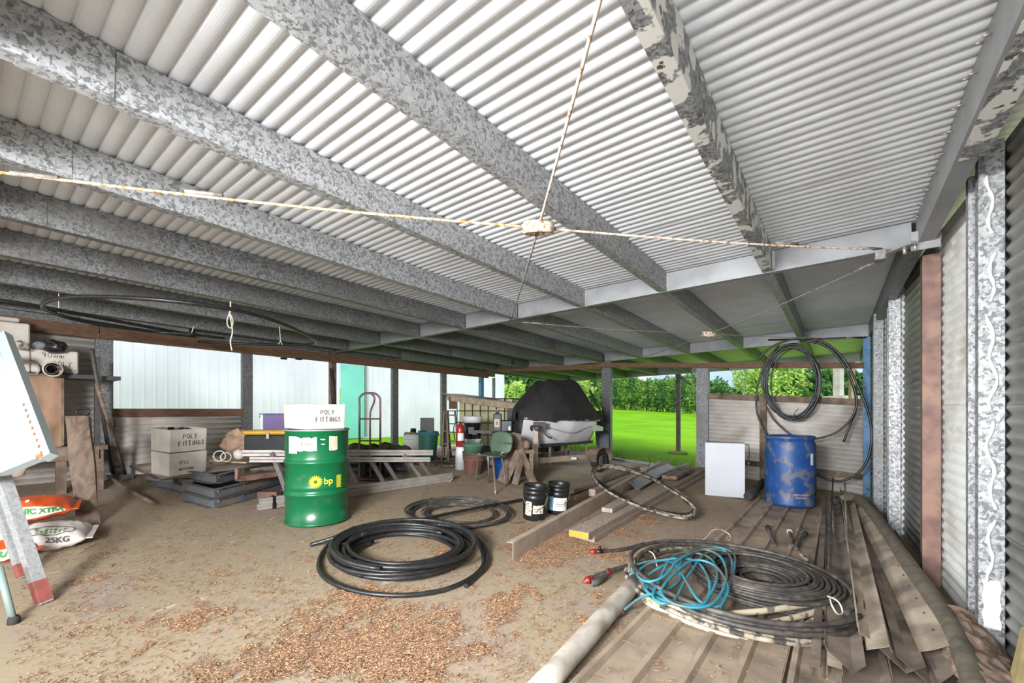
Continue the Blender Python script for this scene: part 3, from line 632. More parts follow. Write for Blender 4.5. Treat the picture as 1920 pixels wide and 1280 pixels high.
def font_verts(txt, size, bold=0, shear=0, sx=1):
    c = bpy.data.curves.new('t', 'FONT'); c.body = txt; c.size = size; c.offset = bold; c.shear = shear; c.align_x = 'CENTER'; c.align_y = 'CENTER'; c.resolution_u = 3; c.fill_mode = 'FRONT'
    o = bpy.data.objects.new('t', c); COL.objects.link(o); bpy.context.view_layer.update()
    me = bpy.data.meshes.new_from_object(o.evaluated_get(bpy.context.evaluated_depsgraph_get()))
    v = [(q.co.x*sx, q.co.y) for q in me.vertices]; f = [tuple(p.vertices) for p in me.polygons]
    bpy.data.objects.remove(o); bpy.data.meshes.remove(me); bpy.data.curves.remove(c); return v, f
def print_on(txt, size, fn, mt, parent, name='lettering', **k):
    v, f = font_verts(txt, size, **k); m = MB(); m.add([fn(a, b) for a, b in v], f); return m.build(name, mt, parent, kind='stuff')

# ================================================================ OBJECTS
def fbox(name, label, cat, loc, rz, dx, dy, h, wall=.025, mt='foam', slope=True, group=None, taper=.0, fill=None):
    """open topped box with real walls; local x = front face"""
    t = thing(name, label, cat, loc, rz, slope, group)
    m = MB(); o = [(-dx/2,-dy/2),(dx/2,-dy/2),(dx/2,dy/2),(-dx/2,dy/2)]; i = [(x*(1-2*wall/dx), y*(1-2*wall/dy)) for x, y in o]
    k = 1-taper; vs = [(x*k, y*k, 0) for x, y in o]+[(x, y, h) for x, y in o]+[(x, y, h) for x, y in i]+[(x*k, y*k, wall) for x, y in i]
    fs = [(0,3,2,1)]
    for a in range(4):
        b = (a+1) % 4; fs += [(a, b, b+4, a+4), (a+4, b+4, b+8, a+8), (a+8, b+8, b+12, a+12)]
    fs.append((12,13,14,15)); m.add(vs, fs); o_ = m.build('box_body', M[mt], t, world=False)
    md = o_.modifiers.new('soft', 'BEVEL'); md.width = .008; md.segments = 2
    if fill:
        m = MB(); r = random.Random(dx*99)
        for q in range(14): m.blob((r.uniform(-dx*.35,dx*.35), r.uniform(-dy*.35,dy*.35), h-.02+r.uniform(-.02,.02)), (r.uniform(.02,.05),)*3, 4, .3, seed=q)
        m.build('contents', M[fill], t, world=False, kind='stuff')
    return t
def face_strokes(t, lines, x0, z0, dy, size, seed, r=.0022):
    R = ROOTM[t.name]; o = R @ Vector((x0, -dy/2-.001, z0)); ex = (R.to_3x3() @ Vector((1,0,0))); ez = (R.to_3x3() @ Vector((0,0,1)))
    return strokes(lines, o, ex, ez, size, M['ink'], t, r, seed)

# ---- green drum with the sunflower logo
Dg = F(595, 973); RD, HD = .292, .90
t = thing('oil_drum', 'green steel oil drum with yellow sunflower logo on the floor', 'drum', Dg)
prof = [(0,.012),(RD-.01,.012),(RD-.006,0),(RD+.006,0),(RD+.008,.012),(RD-.004,.02),(RD-.003,.27),(RD+.004,.275),(RD+.009,.287),(RD+.004,.30),(RD-.002,.31),(RD-.003,.335),(RD+.002,.34),(RD-.003,.36),(RD-.003,.57),(RD+.004,.575),(RD+.009,.59),(RD+.004,.603),(RD-.002,.61),(RD-.004,.64),(RD-.003,HD-.02),(RD+.007,HD-.012),(RD+.007,HD),(RD-.006,HD),(RD-.008,HD-.025),(0,HD-.025)]
m = MB(); m.lathe(prof, 56); m.build('drum_body', M['green_drum'], t, world=False)
m = MB(); m.lathe([(RD+.0075,HD-.012),(RD+.0085,HD-.006),(RD+.0075,HD+.001),(RD-.004,HD+.001)], 48); m.build('rim', M['steel_grey'], t, world=False, label='worn bare rim of the drum')
VA = math.atan2(-Dg.y, -Dg.x)                 # direction towards the viewer
def cyl(R, a0, z0, lift=.0025):
    return lambda a, b: (( (R+lift)*math.cos(a0+a/R)), (R+lift)*math.sin(a0+a/R), z0+b)
def local_add(t, v, f, nm, mt, kind=None): m = MB(); m.add(v, f); return m.build(nm, mt, t, world=False, kind=kind)
g = cyl(RD, VA-.05, .415)
for r0, r1, n, nm in ((.010,.064,18,'logo_petals'),(.012,.04,18,'logo_inner_petals')):
    vs, fs = [], []
    for k in range(n):
        a = 2*PI*k/n+(0 if n == 18 and nm == 'logo_petals' else PI/n); h = PI/n*.72
        base = len(vs); vs += [g(r0*math.cos(a-h*1.2)*1.6, r0*math.sin(a-h*1.2)*1.6), g(r1*.72*math.cos(a-h), r1*.72*math.sin(a-h)), g(r1*math.cos(a), r1*math.sin(a)), g(r1*.72*math.cos(a+h), r1*.72*math.sin(a+h)), g(r0*math.cos(a+h*1.2)*1.6, r0*math.sin(a+h*1.2)*1.6)]
        fs.append(tuple(range(base, base+5)))
    if nm == 'logo_petals': local_add(t, vs, fs, nm, M['yellow'], 'stuff')
def printc(t, txt, size, fn, mt, **k):
    v, f = font_verts(txt, size, **k); return local_add(t, [fn(a, b) for a, b in v], f, 'lettering', M[mt], 'stuff')
printc(t, 'bp', .085, cyl(RD, VA-.05+.112/RD, .415), 'yellow', bold=.0012)
vs, fs = [], []
for k in range(16):
    g2 = cyl(RD, VA-.05+.225/RD, .46); w_ = .028+.012*random.Random(k).random(); z = -k*.0075; b = len(vs)
    vs += [g2(-.034, z), g2(-.034+w_*1.6, z), g2(-.034+w_*1.6, z-.004), g2(-.034, z-.004)]; fs.append((b,b+1,b+2,b+3))
local_add(t, vs, fs, 'small_print', M['yellow'], 'stuff')
def label_on(t, R, a, z0, w_, h_, mt, nm='paper_label', rag=0, n=8):
    g3 = cyl(R, a, z0, .0015); m = MB(); rr = random.Random(z0*100+a)
    vs = []
    for i in range(n+1):
        x = -w_/2+w_*i/n; vs += [g3(x, -h_/2+rr.uniform(0,rag)), g3(x, h_/2-rr.uniform(0,rag))]
    m.add(vs, [(2*i, 2*i+2, 2*i+3, 2*i+1) for i in range(n)]); return m.build(nm, M[mt], t, world=False)
lb = label_on(t, RD, VA-.33, .765, .185, .135, 'paper', rag=.012)
label_on(t, RD, VA+.50, .77, .085, .145, 'paper', rag=.01); label_on(t, RD, VA+.16, .81, .045, .018, 'white', rag=.012); label_on(t, RD, VA+.16, .765, .035, .018, 'white', rag=.012); label_on(t, RD, VA-.80, .76, .10, .16, 'white')
m = MB(); gg = cyl(RD, VA-.33, .77, .004); rr = random.Random(4)
for k in range(6): m.tube([gg(-.07+k*.02+rr.uniform(-.01,.01), rr.uniform(-.02,.02)) for q in range(3)], .002, 4)
m.build('scrawl', mat('brown_marker', (140,104,50)), t, world=False, kind='stuff')
# foam box on the drum
bx = AT(600, 812, Dg.y-.02); tb = thing('foam_box', 'white foam fish box lettered POLY FITTINGS on top of the green drum', 'box', (Dg.x-.03, Dg.y, HD+Dg.z+.002), VA+PI/2+.42, False, 'foam boxes of pipe fittings'); 
def foam_at(t, dx, dy, h, inner=.03, fill=None, lid_chip=True):
    m = MB(); w_ = inner; o = [(-dx/2,-dy/2),(dx/2,-dy/2),(dx/2,dy/2),(-dx/2,dy/2)]; i = [(x-math.copysign(w_,x), y-math.copysign(w_,y)) for x, y in o]
    vs = [(x*.97, y*.97, 0) for x, y in o]+[(x, y, h) for x, y in o]+[(x, y, h) for x, y in i]+[(x, y, w_) for x, y in i]; fs = [(0,3,2,1)]
    for a in range(4):
        b = (a+1) % 4; fs += [(a, b, b+4, a+4), (a+4, b+4, b+8, a+8), (a+8, b+8, b+12, a+12)]
    fs.append((12,13,14,15)); m.add(vs, fs); o_ = m.build('box_body', M['foam'], t, world=False); md = o_.modifiers.new('soft', 'BEVEL'); md.width = .01; md.segments = 2
    if fill:
        m = MB(); r = random.Random(5)
        for q in range(20): a = Vector((r.uniform(-dx*.36,dx*.36), r.uniform(-dy*.36,dy*.36), h-.03+r.uniform(-.02,.02))); m.tube([a, a+Vector((r.uniform(-.06,.06), r.uniform(-.06,.06), .01))], .014, 6)
        m.build('pipe_fittings', M[fill], t, world=False, kind='stuff')
foam_at(tb, .39, .52, .24)
PF = [('POLY', .045, 1), ('FITTINGS', .0, 1)]
face_strokes(tb, PF, -.10, .14, .52, .045, 1, .0024)
# two stacked foam boxes at the left, on the sheet stack
A0 = F(316, 893, .27)
dirr = VA+PI/2
def foam_stack_frame(corner_px, h, dx, dy, rz):
    c = F(*corner_px, h); q = Matrix.Rotation(rz, 3, 'Z'); return c - q @ Vector((-dx/2, -dy/2, 0))
SH = .27
_a, _b, _c = F(316,893,SH), F(388,883,SH), F(266,876,SH); rz1 = math.atan2(_b.y-_a.y, _b.x-_a.x); FX = (_b-_a).length*1.0; loc = foam_stack_frame((316,893), SH, FX, .34, rz1); loc.z += .006
t1 = thing('foam_box', 'lower foam fish box of the stacked pair, lettered PVC, on the sheet pile', 'box', loc, rz1, True, 'foam boxes of pipe fittings'); foam_at(t1, FX, .34, .25)
face_strokes(t1, [('PVC', .0, 1), ('WRSTPIUR', -.01, .62)], -FX*.22, .12, .34, .042, 2, .002)
loc2 = loc+Vector((0,0,.256)); t2 = thing('foam_box', 'upper foam fish box of the stacked pair, lettered POLY FITTINGS', 'box', loc2, rz1+.02, True, 'foam boxes of pipe fittings'); foam_at(t2, FX, .34, .25, fill='black')
face_strokes(t2, PF, -FX*.27, .145, .34, .05, 3, .0028)

# ---- pile under the boxes: corrugated sheets over stacked galvanised truss frames
def pix_beam(name_, a, b, w_, h_, mt, parent, ha=0, hb=None, up=(0,0,1)):
    m = MB(); p, q = F(*a, ha), F(*b, hb if hb is not None else ha); m.beam(p, q, w_, h_, up); return m.build(name_, M[mt], parent)
ps = thing('sheet_pile', 'dusty corrugated sheets stacked on steel frames under the foam boxes', 'sheet metal', F(400, 900, .2))
c0, c1, c2, c3 = F(242,872,.25), F(300,897,.25), F(575,862,.25), F(520,842,.25)
for k in range(3):
    m = MB(); n = 70; vs = []
    for i in range(n+1):
        s_ = i/n; z = .007*math.sin(2*PI*s_*11)+k*.009
        a = c0.lerp(c1, s_); b = c3.lerp(c2, s_); o = Vector((.01*k*((-1)**k), .006*k, 0)); vs += [a+o+Vector((0,0,z-.02)), b+o+Vector((0,0,z-.02))]
    m.add(vs, [(2*i, 2*i+1, 2*i+3, 2*i+2) for i in range(n)], True); m.build('corrugated_sheet', M['flash_dark'] if k < 2 else M['deck'], ps, solid=.0015)
fr = thing('steel_frame_stack', 'stack of cranked grey galvanised frames on the floor under the sheets', 'steel', F(440, 940))
def cprof2(h, f, t=.004): return [(0,0),(f,0),(f,t),(t,t),(t,h-t),(f,h-t),(f,h),(0,h)]
for k, (pts, h0) in enumerate([([(352,938),(402,952),(450,940),(560,905)], 0), ([(352,938),(402,952),(452,938),(562,904)], .105), ([(300,912),(360,926),(420,905),(560,884)], .0), ([(300,912),(360,926),(420,905),(560,884)], .10), ([(330,925),(405,940),(470,918),(590,892)], .20)]):
    P_ = [F(x, y, 0) + Vector((0,0,h0)) for x, y in pts]
    for i in range(3):
        m = MB(); m.sweep(P_[i], P_[i+1], cprof2(.095, .06)); m.build('channel', M['girt_blue'], fr)
    m = MB(); d = (P_[1]-P_[0]).normalized(); m.box((0,0,0), (.006,.10,.13), Matrix.Translation(P_[0]+Vector((0,0,.05))) @ Matrix.Rotation(math.atan2(d.y,d.x),4,'Z')); m.build('end_plate', M['girt_blue'], fr)
    for i in (1,2):
        m = MB(); q = P_[i]+Vector((0,-.0,.06)); q += (P_[i+1]-P_[i]).normalized()*.06; n_ = Vector((-.1,-.99,0)); m.tube([q+n_*.0, q+n_*.03], .010, 6); m.build('bolt', M['chrome'], fr)
t = thing('rusty_channel', 'short red-brown steel channel with upturned end on the frame stack', 'steel', F(480, 893, .2))
m = MB(); p, q = F(446,897,.27), F(514,888,.27); m.beam(p, q, .12, .055); m.build('channel', M['rust_steel'], t); m = MB(); m.box((p.x+.02,p.y,p.z+.06), (.03,.12,.11)); m.build('end_plate', M['rust_steel'], t)
for k, (a, b, h, nm, lab, mt, w_, hh) in enumerate([((395,868),(555,858),.34,'timber_batten','dusty timber batten lying right of the foam boxes','timber_grey',.06,.025),((470,880),(570,868),.32,'timber_batten','lower dusty batten in front of the green drum side','timber_grey',.06,.02),((388,862),(468,866),.37,'fibre_board','thin pale board with a pointed end beside the foam boxes','timber_pale',.14,.015),((400,884),(600,874),.22,'steel_channel','long grey channel jutting under the battens behind the drum','girt_blue',.09,.06),((270,893),(330,900),.13,'steel_channel','short grey channel poking out below the corrugated sheets','girt_blue',.07,.05)]):
    t = thing(nm, lab, 'timber' if 'timber' in mt else 'steel', F(*a, h)); pix_beam('length', a, b, w_, hh, mt, t, h)
m = MB(); p = F(505, 932); t = thing('brick', 'dirty brown brick on the floor left of the aluminium rails', 'brick', p); m.box((p.x,p.y,p.z+.035), (.22,.1,.07), bev=0); m.build('brick_body', M['rust_steel'], t)
# sack, fittings, toolbox, purple tub
p = F(449, 846, .45)
t = thing('shade_cloth_bundle', 'crumpled brown shade cloth bundle behind the foam boxes', 'cloth', F(449,850,.40))
m = MB()
def sk(a, b):
    th = PI*a*.98; ph = 2*PI*b; d = Vector((math.sin(th)*math.cos(ph), math.sin(th)*math.sin(ph), math.cos(th)))
    n_ = noise.noise(d*2.2+Vector((3,1,2)))*.34+abs(noise.noise(d*4.5))*.3; r = .165*(1+n_)*.95
    return p+Vector((d.x*r*1.2, d.y*r*.8, .10+d.z*r*1.0))
m.grid(sk, 26, 40); m.build('cloth', M['sack'], t)
for i, (x, y, lab) in enumerate(((412,856,'larger white pvc ring standing by the foam boxes'),(424,858,'smaller white pvc ring, right one of the pair'))):
    q = F(x, y, .46-.02*i); t = thing('pvc_ring', lab, 'pipe fitting', q); m = MB(); R_ = .062-.006*i
    m.lathe([(R_-.008,-.025),(R_,-.025),(R_,.025),(R_-.008,.025),(R_-.008,-.025)], 24, (0,0,0), Matrix.Translation(q+Vector((0,0,.01))) @ Matrix.Rotation(PI/2,4,'X') @ Matrix.Rotation(.4,4,'Y')); m.build('ring_body', M['pipe_ring'], t)
q = F(448,852,.46); t = thing('float_ball', 'round white plastic end cap beside the pvc rings', 'pipe fitting', q); m = MB(); m.blob(q, .062, 10, .01); m.build('cap_body', M['pipe_ring'], t)
t = thing('toolbox', 'black toolbox with yellow lid and latch, behind the green drum', 'toolbox', AT(508,846,5.25), .10)
m = MB(); m.box((0,0,.11), (.50,.26,.20), bev=.015); m.build('toolbox_body', M['black'], t, world=False)
m = MB(); m.box((0,0,.235), (.53,.29,.05), bev=.018); ld = m.build('lid', M['lid_yellow'], t, world=False)
m = MB(); m.box((.03,-.15,.20), (.035,.02,.08), bev=.004); m.build('latch', M['chrome'], t, world=False)
t = thing('storage_tub', 'purple plastic tub with pale end, behind the drum by the shed wall', 'tub', AT(519,806,6.0), .05)
m = MB(); m.box((.03,0,.11), (.32,.24,.22), bev=.01); m.build('tub_body', M['purple'], t, world=False); m = MB(); m.box((-.15,0,.11), (.04,.23,.21), bev=.006); m.build('end_panel', M['white'], t, world=False)
m = MB(); m.box((0.01,0,.226), (.38,.26,.012)); m.build('lid', M['purple'], t, world=False)
for k in (-1,1): m = MB(); m.tube([(-.165,.03*k-.06,.15),(-.185,.03*k-.06,.19),(-.165,.03*k-.06,.23)], .007, 5); m.build('handle', M['black'], t, world=False)
t = thing('timber_stand', 'low brown timber block stand under the purple tub', 'stand', AT(530,815,6.0)); q = AT(525,812,6.0); zz = fz(q.x,q.y)
m = MB(); m.box((q.x,q.y,(q.z+zz)/2-.01), (.4,.3,q.z-zz), ); m.build('stand_body', M['timber_grey'], t)
# tarps
def cloth_heap(name, lab, a, b, w_, h_, mt, base, seed, cat='tarpaulin', z0=0):
    t = thing(name, lab, cat, (a+b)/2)
    m = MB(); L_ = b-a; sd_ = L_.cross(Vector((0,0,1))).normalized()
    def f(u_, v_):
        x = u_; ang = PI*v_; e = math.sin(PI*min(max(u_,.02),.98))**.4
        p_ = a+L_*x+sd_*(math.cos(ang)*w_/2*e)+Vector((0,0,math.sin(ang)*h_*e*(.8+.5*noise.noise(Vector((u_*5, v_*2, seed))))))
        f_ = .06*noise.noise(Vector((u_*3, v_*9, seed*2)))+.05*abs(noise.noise(Vector((u_*2+seed, v_*14, 0))))
        return p_+Vector((0,0,f_*math.sin(ang)))+sd_*f_*.6
    m.grid(f, 40, 24); m.build('folds', M[mt], t, solid=.004); return t
cloth_heap('tarpaulin', 'dark green tarpaulin bunched behind the drum and hand truck', F(640,846,.32), F(752,850,.30), .7, .13, 'tarp', .4, 2)
cloth_heap('tarpaulin', 'brown grey tarpaulin end draped right of the hand truck', F(700,845,.33), F(772,850,.28), .6, .15, 'tarp_brown', .4, 5)
cloth_heap('tarpaulin', 'brown dust sheet behind the toolbox', F(474,826,.5), F(535,826,.5), .25, .05, 'sack', .4, 8)
q0, q1 = F(600,885), F(765,882); t = thing('steel_frame_stack', 'dark galvanised frames stacked behind the aluminium rails under the tarpaulins', 'steel', (q0+q1)/2)
for k in range(4):
    m = MB(); o = Vector((.02*k, .12*k, .01+.095*k)); m.sweep(q0+o, q1+o+Vector((-.1*k,0,0)), cprof2(.09,.3)); m.build('channel', M['girt_blue'], t)

# ---- hand truck
t = thing('hand_truck', 'faded maroon hand truck standing behind the aluminium rails', 'hand truck', F(693, 898))
O = F(693, 897); sc = O.y/FP
def HT(px, py, dz=0): return AT(px, py, O.y+dz)
m = MB(); m.tube(spl([HT(674,905,.0),HT(674,830),HT(674,760),HT(674,746),HT(682,738),HT(693,737),HT(704,738),HT(712,746),HT(713,760),HT(713,830),HT(713,890)], 5), .016, 8); m.build('frame', M['rail_purple'], t)
m = MB(); m.tube(spl([HT(696,737),HT(702,745,-.02),HT(701,755),HT(695,770,.02),HT(694,785),HT(694,830),HT(695,903)], 5), .014, 8); m.build('centre_tube', M['rail_purple'], t)
for y in (785, 826, 862): m = MB(); m.tube([HT(674,y), HT(713,y)], .011, 6); m.build('crossbar', M['rail_purple'], t)
m = MB(); m.box((0,0,0), (.40,.22,.012), Matrix.Translation(O+Vector((0,-.08,.015)))); m.build('toe_plate', M['rail_purple'], t)
for x in (-.13, .20):
    c = O+Vector((x, .14, .155)); R_ = Matrix.Translation(c) @ Matrix.Rotation(PI/2, 4, 'Y') @ Matrix.Rotation(.0, 4, 'X'); R_ = Matrix.Translation(c) @ Matrix.Rotation(.35,4,'Z') @ Matrix.Rotation(PI/2,4,'Y')
    m = MB(); m.lathe([(.085,-.03),(.13,-.04),(.15,-.022),(.155,0),(.15,.022),(.13,.04),(.085,.03),(.085,-.03)], 28, (0,0,0), R_); wh = m.build('wheel', M['rubber'], t)
    m = MB(); m.lathe([(0,-.02),(.088,-.02),(.088,.02),(0,.02)], 20, (0,0,0), R_); m.build('hub', M['rail_purple'], wh)
m = MB(); m.tube([O+Vector((-.15,.14,.155)), O+Vector((.22,.14,.155))], .010, 6); m.build('axle', M['rail_purple'], t)

# ---- aluminium frame lying across (rails with sloping braces)
t = thing('aluminium_gate_frame', 'long dusty aluminium frame with slanting braces lying behind the green drum', 'frame', F(660,925))
AF = [('rail',(462,852),(812,848),.40,.40),('rail',(462,862),(806,859),.34,.36)]
def afp(px, py, Y): return AT(px, py, Y)
# the frame leans back: top rails at the rear, bottom rail on the floor at the front
B0, B1 = F(482,951,.035), F(843,898,.035); 
def onto(px, py, Y): return AT(px, py, Y)
top0, top1 = AT(455,849,5.0), AT(811,848,5.9)
for (a, b, w_, h_) in ((top0, top1, .05, .07), (AT(468,861,4.9), AT(806,861,5.8), .05, .06)):
    m = MB(); m.sweep(a, b, [(-w_/2,-h_/2),(w_/2,-h_/2),(w_/2,-.008),(w_/2-.008,0),(w_/2,.008),(w_/2,h_/2),(-w_/2,h_/2)]); m.build('top_rail', M['alu'], t)
for k in (0,1):
    m = MB(); o = Vector((.02*k,.015,.062*k)); m.sweep(B0+o, B1+o+Vector((0,0,0)), [(-.03,-.03),(.03,-.03),(.03,-.006),(.022,0),(.03,.006),(.03,.03),(-.03,.03)]); m.build('bottom_rail', M['alu'], t)
m = MB(); q = B0.lerp(B1,.06)+Vector((0,0,.03)); d = (B1-B0).normalized(); m.box((0,0,0), (.03,.075,.135), Matrix.Translation(q) @ Matrix.Rotation(math.atan2(d.y,d.x),4,'Z')); m.build('strap', M['black'], t)
def lerp_px(a, b, x): k = (x-a[0])/(b[0]-a[0]); return a[1]+(b[1]-a[1])*k
for (x0, y0, x1, y1) in ((511,850,545,938),(645,860,676,915),(688,850,722,908),(719,860,748,905),(757,850,791,897),(786,862,809,894)):
    k = (x0-455)/(811-455); a = AT(x0, y0, 5.0+.9*k-.03); kk = (x1-482)/(843-482); bb = B0.lerp(B1, kk)+Vector((0,0,.08)); b = AT(x1, y1, bb.y-.02)
    m = MB(); m.beam(a, b, .045, .06, up=(0,-1,.3)); m.build('brace', M['alu_dark'], t)
m = MB(); m.tube(spl([B1+Vector((.02,0,0)),B1+Vector((.06,-.03,.05)),B1+Vector((.02,-.05,-.02)),B1+Vector((-.05,-.06,-.03)),B1+Vector((.05,-.07,.06))],5), .005, 5); m.build('wire_tie', M['chrome'], t)

# ---- white bucket with plant pot, rubbish bin, grey chair
def bucket(name, lab, px, py, wpx, hpx, mt, group=None, rimk=1.0, slope=True, inner=None, base=0, Y=None, taper=.86, cat='bucket', handle=True):
    p = F(px, py, base) if Y is None else AT(px, py, Y); R_ = wpx*p.y/FP/2*.985; H_ = hpx*p.y/FP
    t = thing(name, lab, cat, p, 0, slope, group); T_ = taper
    pr = [(0,.006),(R_*T_-.01,.006),(R_*T_,0),(R_*T_+.002,.01)]
    pr += [(R_*(T_+(1-T_)*.62), H_*.62),(R_*.975, H_*.66),(R_*.975, H_*.68),(R_*.95,H_*.69),(R_*.96, H_*.79),(R_*.995,H_*.80),(R_*.995,H_*.82),(R_*.965,H_*.83),(R_*.97,H_*.90),(R_,H_*.91),(R_,H_),(R_-.006,H_),(R_-.008,H_*.9),(R_*T_-.004,.012),(0,.012)]
    m = MB(); m.lathe(pr, 36); m.build('bucket_body', M[mt], t, world=False)
    if handle:
        m = MB(); n = 14; pts = [(R_*1.01*math.cos(a_), -R_*1.02*abs(math.sin(a_))-.004, H_*.74-H_*.38*math.sin(a_)) for a_ in [PI*i/n for i in range(n+1)]]; m.tube(pts, .0032, 5); m.build('wire_handle', M['chrome'], t, world=False)
    return t, R_, H_
t, R_, H_ = bucket('bucket', 'white bucket holding dirt and a black pot, beside the green bin', 773, 853, 35, 40, 'white')
m = MB(); m.blob((0,0,H_*.97), (R_*.9,R_*.9,.05), 8, .5, seed=4); m.build('soil', M['dirt'], t, world=False)
m = MB(); m.lathe([(.05,0),(.06,.03),(.055,.10),(.062,.11),(.05,.11),(.045,.02)], 16, (.0,0,H_), Matrix.Rotation(.0,4,'X')); m.build('black_pot', M['black'], t, world=False)
p = F(801, 862); t = thing('rubbish_bin', 'ribbed dark green plastic bin between the white bucket and the ladders', 'bin', p, 0, True); R_ = 38*p.y/FP/2; H_ = 54*p.y/FP
m = MB(); m.lathe([(0,.01),(R_*.80,.01),(R_*.82,0),(R_*.97,H_*.88),(R_*1.03,H_*.90),(R_*1.03,H_*.93),(R_*.99,H_*.95),(R_*1.0,H_),(R_*.96,H_),(R_*.78,.02),(0,.02)], 64, wob=lambda a, z: 1+(.022*(1 if math.sin(a*16) > 0 else 0) if z < H_*.85 else 0), smooth=False); m.build('bin_body', M['green_bin'], t, world=False)
m = MB(); m.lathe([(R_*1.035,H_*.89),(R_*1.04,H_*.93),(R_*1.0,H_*.96),(R_*1.01,H_*1.0)], 48); m.build('rim', mat('bluish_bin_rim', (46,96,108)), t, world=False)
for s_ in (-1,1): m = MB(); m.tube([(s_*R_*1.02,-.03,H_*.9),(s_*R_*1.12,0,H_*.88),(s_*R_*1.02,.03,H_*.9)], .008, 5); m.build('handle', M['green_bin'], t, world=False)
t = thing('school_chair', 'grey backed steel chair standing behind the green bin', 'chair', F(803, 853)); Yc = F(803,853).y+.35
m = MB(); 
def cpos(px, py, dy=0): return AT(px, py, Yc+dy)
a, b = cpos(788,783), cpos(814,808); m.box(((a.x+b.x)/2, Yc, (a.z+b.z)/2), (b.x-a.x, .025, a.z-b.z), bev=.01); m.build('backrest', M['jerry'], t)
for x0, x1 in ((789,793),(813,812)):
    m = MB(); m.tube([cpos(x0,786), cpos(x0+ (1 if x0<800 else -1),812), cpos(x1,836,-.05), AT(x1,840,Yc-.4)], .011, 6); m.build('back_frame', M['tank_steel'], t)
zs = cpos(800,838).z; m = MB(); m.box((cpos(800,838).x, Yc-.22, zs), (.38,.38,.025), bev=.01); m.build('seat', M['jerry'], t)
for sx in (-1,1):
    for sy in (0,-.42):
        q = Vector((cpos(800,838).x+sx*.17, Yc+sy, 0)); m = MB(); m.tube([Vector((q.x,q.y,zs)), Vector((q.x+sx*.03,q.y,fz(q.x,q.y)))], .011, 6); m.build('leg', M['tank_steel'], t)
# ---- step ladders
def aladder(lab, x0t, x1t, yt, x0b, x1b, yb, nr, mt, dpx=3, Yb=None):
    Pb = F((x0b+x1b)/2, yb); Y = Pb.y; t = thing('step_ladder', lab, 'ladder', Pb)
    R0 = [(AT(x0t, yt, Y+.12), AT(x0b, yb, Y)), (AT(x1t, yt, Y+.12), AT(x1b, yb, Y))]
    for a, b in R0:
        b = Vector((b.x,b.y,fz(b.x,b.y)+.01)); m = MB(); m.beam(a, b, .03, .06, up=(0,1,0)); m.build('rail', M[mt], t)
    for i in range(nr):
        k = (i+.5)/nr; m = MB(); m.beam(R0[0][0].lerp(R0[0][1],k), R0[1][0].lerp(R0[1][1],k), .08, .022, up=(0,0,1)); m.build('step', M[mt], t)
    for a, b in R0:
        b = Vector((b.x,b.y+.35,fz(b.x,b.y+.35))); m = MB(); m.beam(a+Vector((0,.03,0)), b, .02, .03, up=(0,1,0)); m.build('rear_leg', M[mt], t)
    m = MB(); m.box(((R0[0][0]+R0[1][0])/2), ((R0[0][0]-R0[1][0]).length+.04, .12, .02)); m.build('top_cap', M[mt], t)
aladder('brown narrow stepladder leaning by the post right of the bin', 833, 838, 772, 828, 842, 868, 4, 'timber_grey')
aladder('taller dark stepladder with many rungs, left of the extinguisher', 840, 853, 770, 839, 862, 868, 6, 'tank_steel')
# ---- fire extinguisher on a white drum
p = F(863, 879); t = thing('white_drum', 'narrow white plastic drum under the red extinguisher', 'drum', p, 0, True); R_ = 20*p.y/FP/2; H_ = 42*p.y/FP
m = MB(); m.lathe([(0,0),(R_,0),(R_,H_*.95),(R_*.9,H_),(0,H_)], 28); m.build('drum_body', M['white'], t, world=False)
q = Vector((p.x, p.y, p.z+H_)); t = thing('fire_extinguisher', 'red fire extinguisher standing on the narrow white drum', 'fire extinguisher', q)
R_ = .075; m = MB(); m.lathe([(0,0),(R_,.0),(R_,.30),(R_*.85,.35),(R_*.45,.385),(.02,.40),(0,.40)], 24); m.build('cylinder', M['extinguisher'], t, world=False)
label_on(t, R_, VA-.2, .17, .11, .13, 'white'); m = MB(); m.tube([(0,0,.39),(0,0,.43)], .018, 8); m.build('valve', M['black'], t, world=False)
m = MB(); m.beam((-.05,0,.45),(.06,0,.46),.02,.012); m.build('lever', M['black'], t, world=False); m = MB(); m.tube(spl([(-.02,0,.42),(-.09,-.02,.40),(-.11,-.03,.28),(-.09,-.02,.12)],5), .009, 6); m.build('hose', M['black'], t, world=False)
# ---- stacked buckets, tub, pot
p = F(889, 886); t, R_, H_ = bucket('plant_pot', 'large stained terracotta coloured pot left of the green chair', 887, 887, 44, 40, 'terracotta', handle=False, taper=.72, cat='pot')
q = t.location+Vector((0,0,H_-.03)); t2_ = thing('green_basin', 'faded green plastic basin sitting in the big brown pot', 'basin', q, 0, True)
m = MB(); R2 = R_*1.0; m.lathe([(0,0),(R2*.75,0),(R2*.9,.14),(R2*1.0,.15),(R2*1.0,.165),(R2*.88,.16),(R2*.73,.015),(0,.015)], 40, wob=lambda a, z: 1+.015*math.sin(a*24)); m.build('basin_body', M['green_tub'], t2_, world=False)
pb = F(886, 864); Yb = pb.y; base = AT(886, 848, Yb-.0)
t = thing('bucket', 'lower white bucket of the stack beside the caged tank', 'bucket', Vector((base.x, Yb, fz(base.x,Yb))), 0, False); R_ = 35*Yb/FP/2; zt = AT(0,822,Yb).z-t.location.z
m = MB(); m.lathe([(0,0),(R_*.85,0),(R_*.95,zt*.9),(R_,zt*.91),(R_,zt),(0,zt)], 30); m.build('bucket_body', M['white'], t, world=False)
t = thing('bucket', 'black bucket with a white lid stacked on the white bucket', 'bucket', Vector((base.x, Yb, t.location.z+zt)), 0, False); H_ = 42*Yb/FP
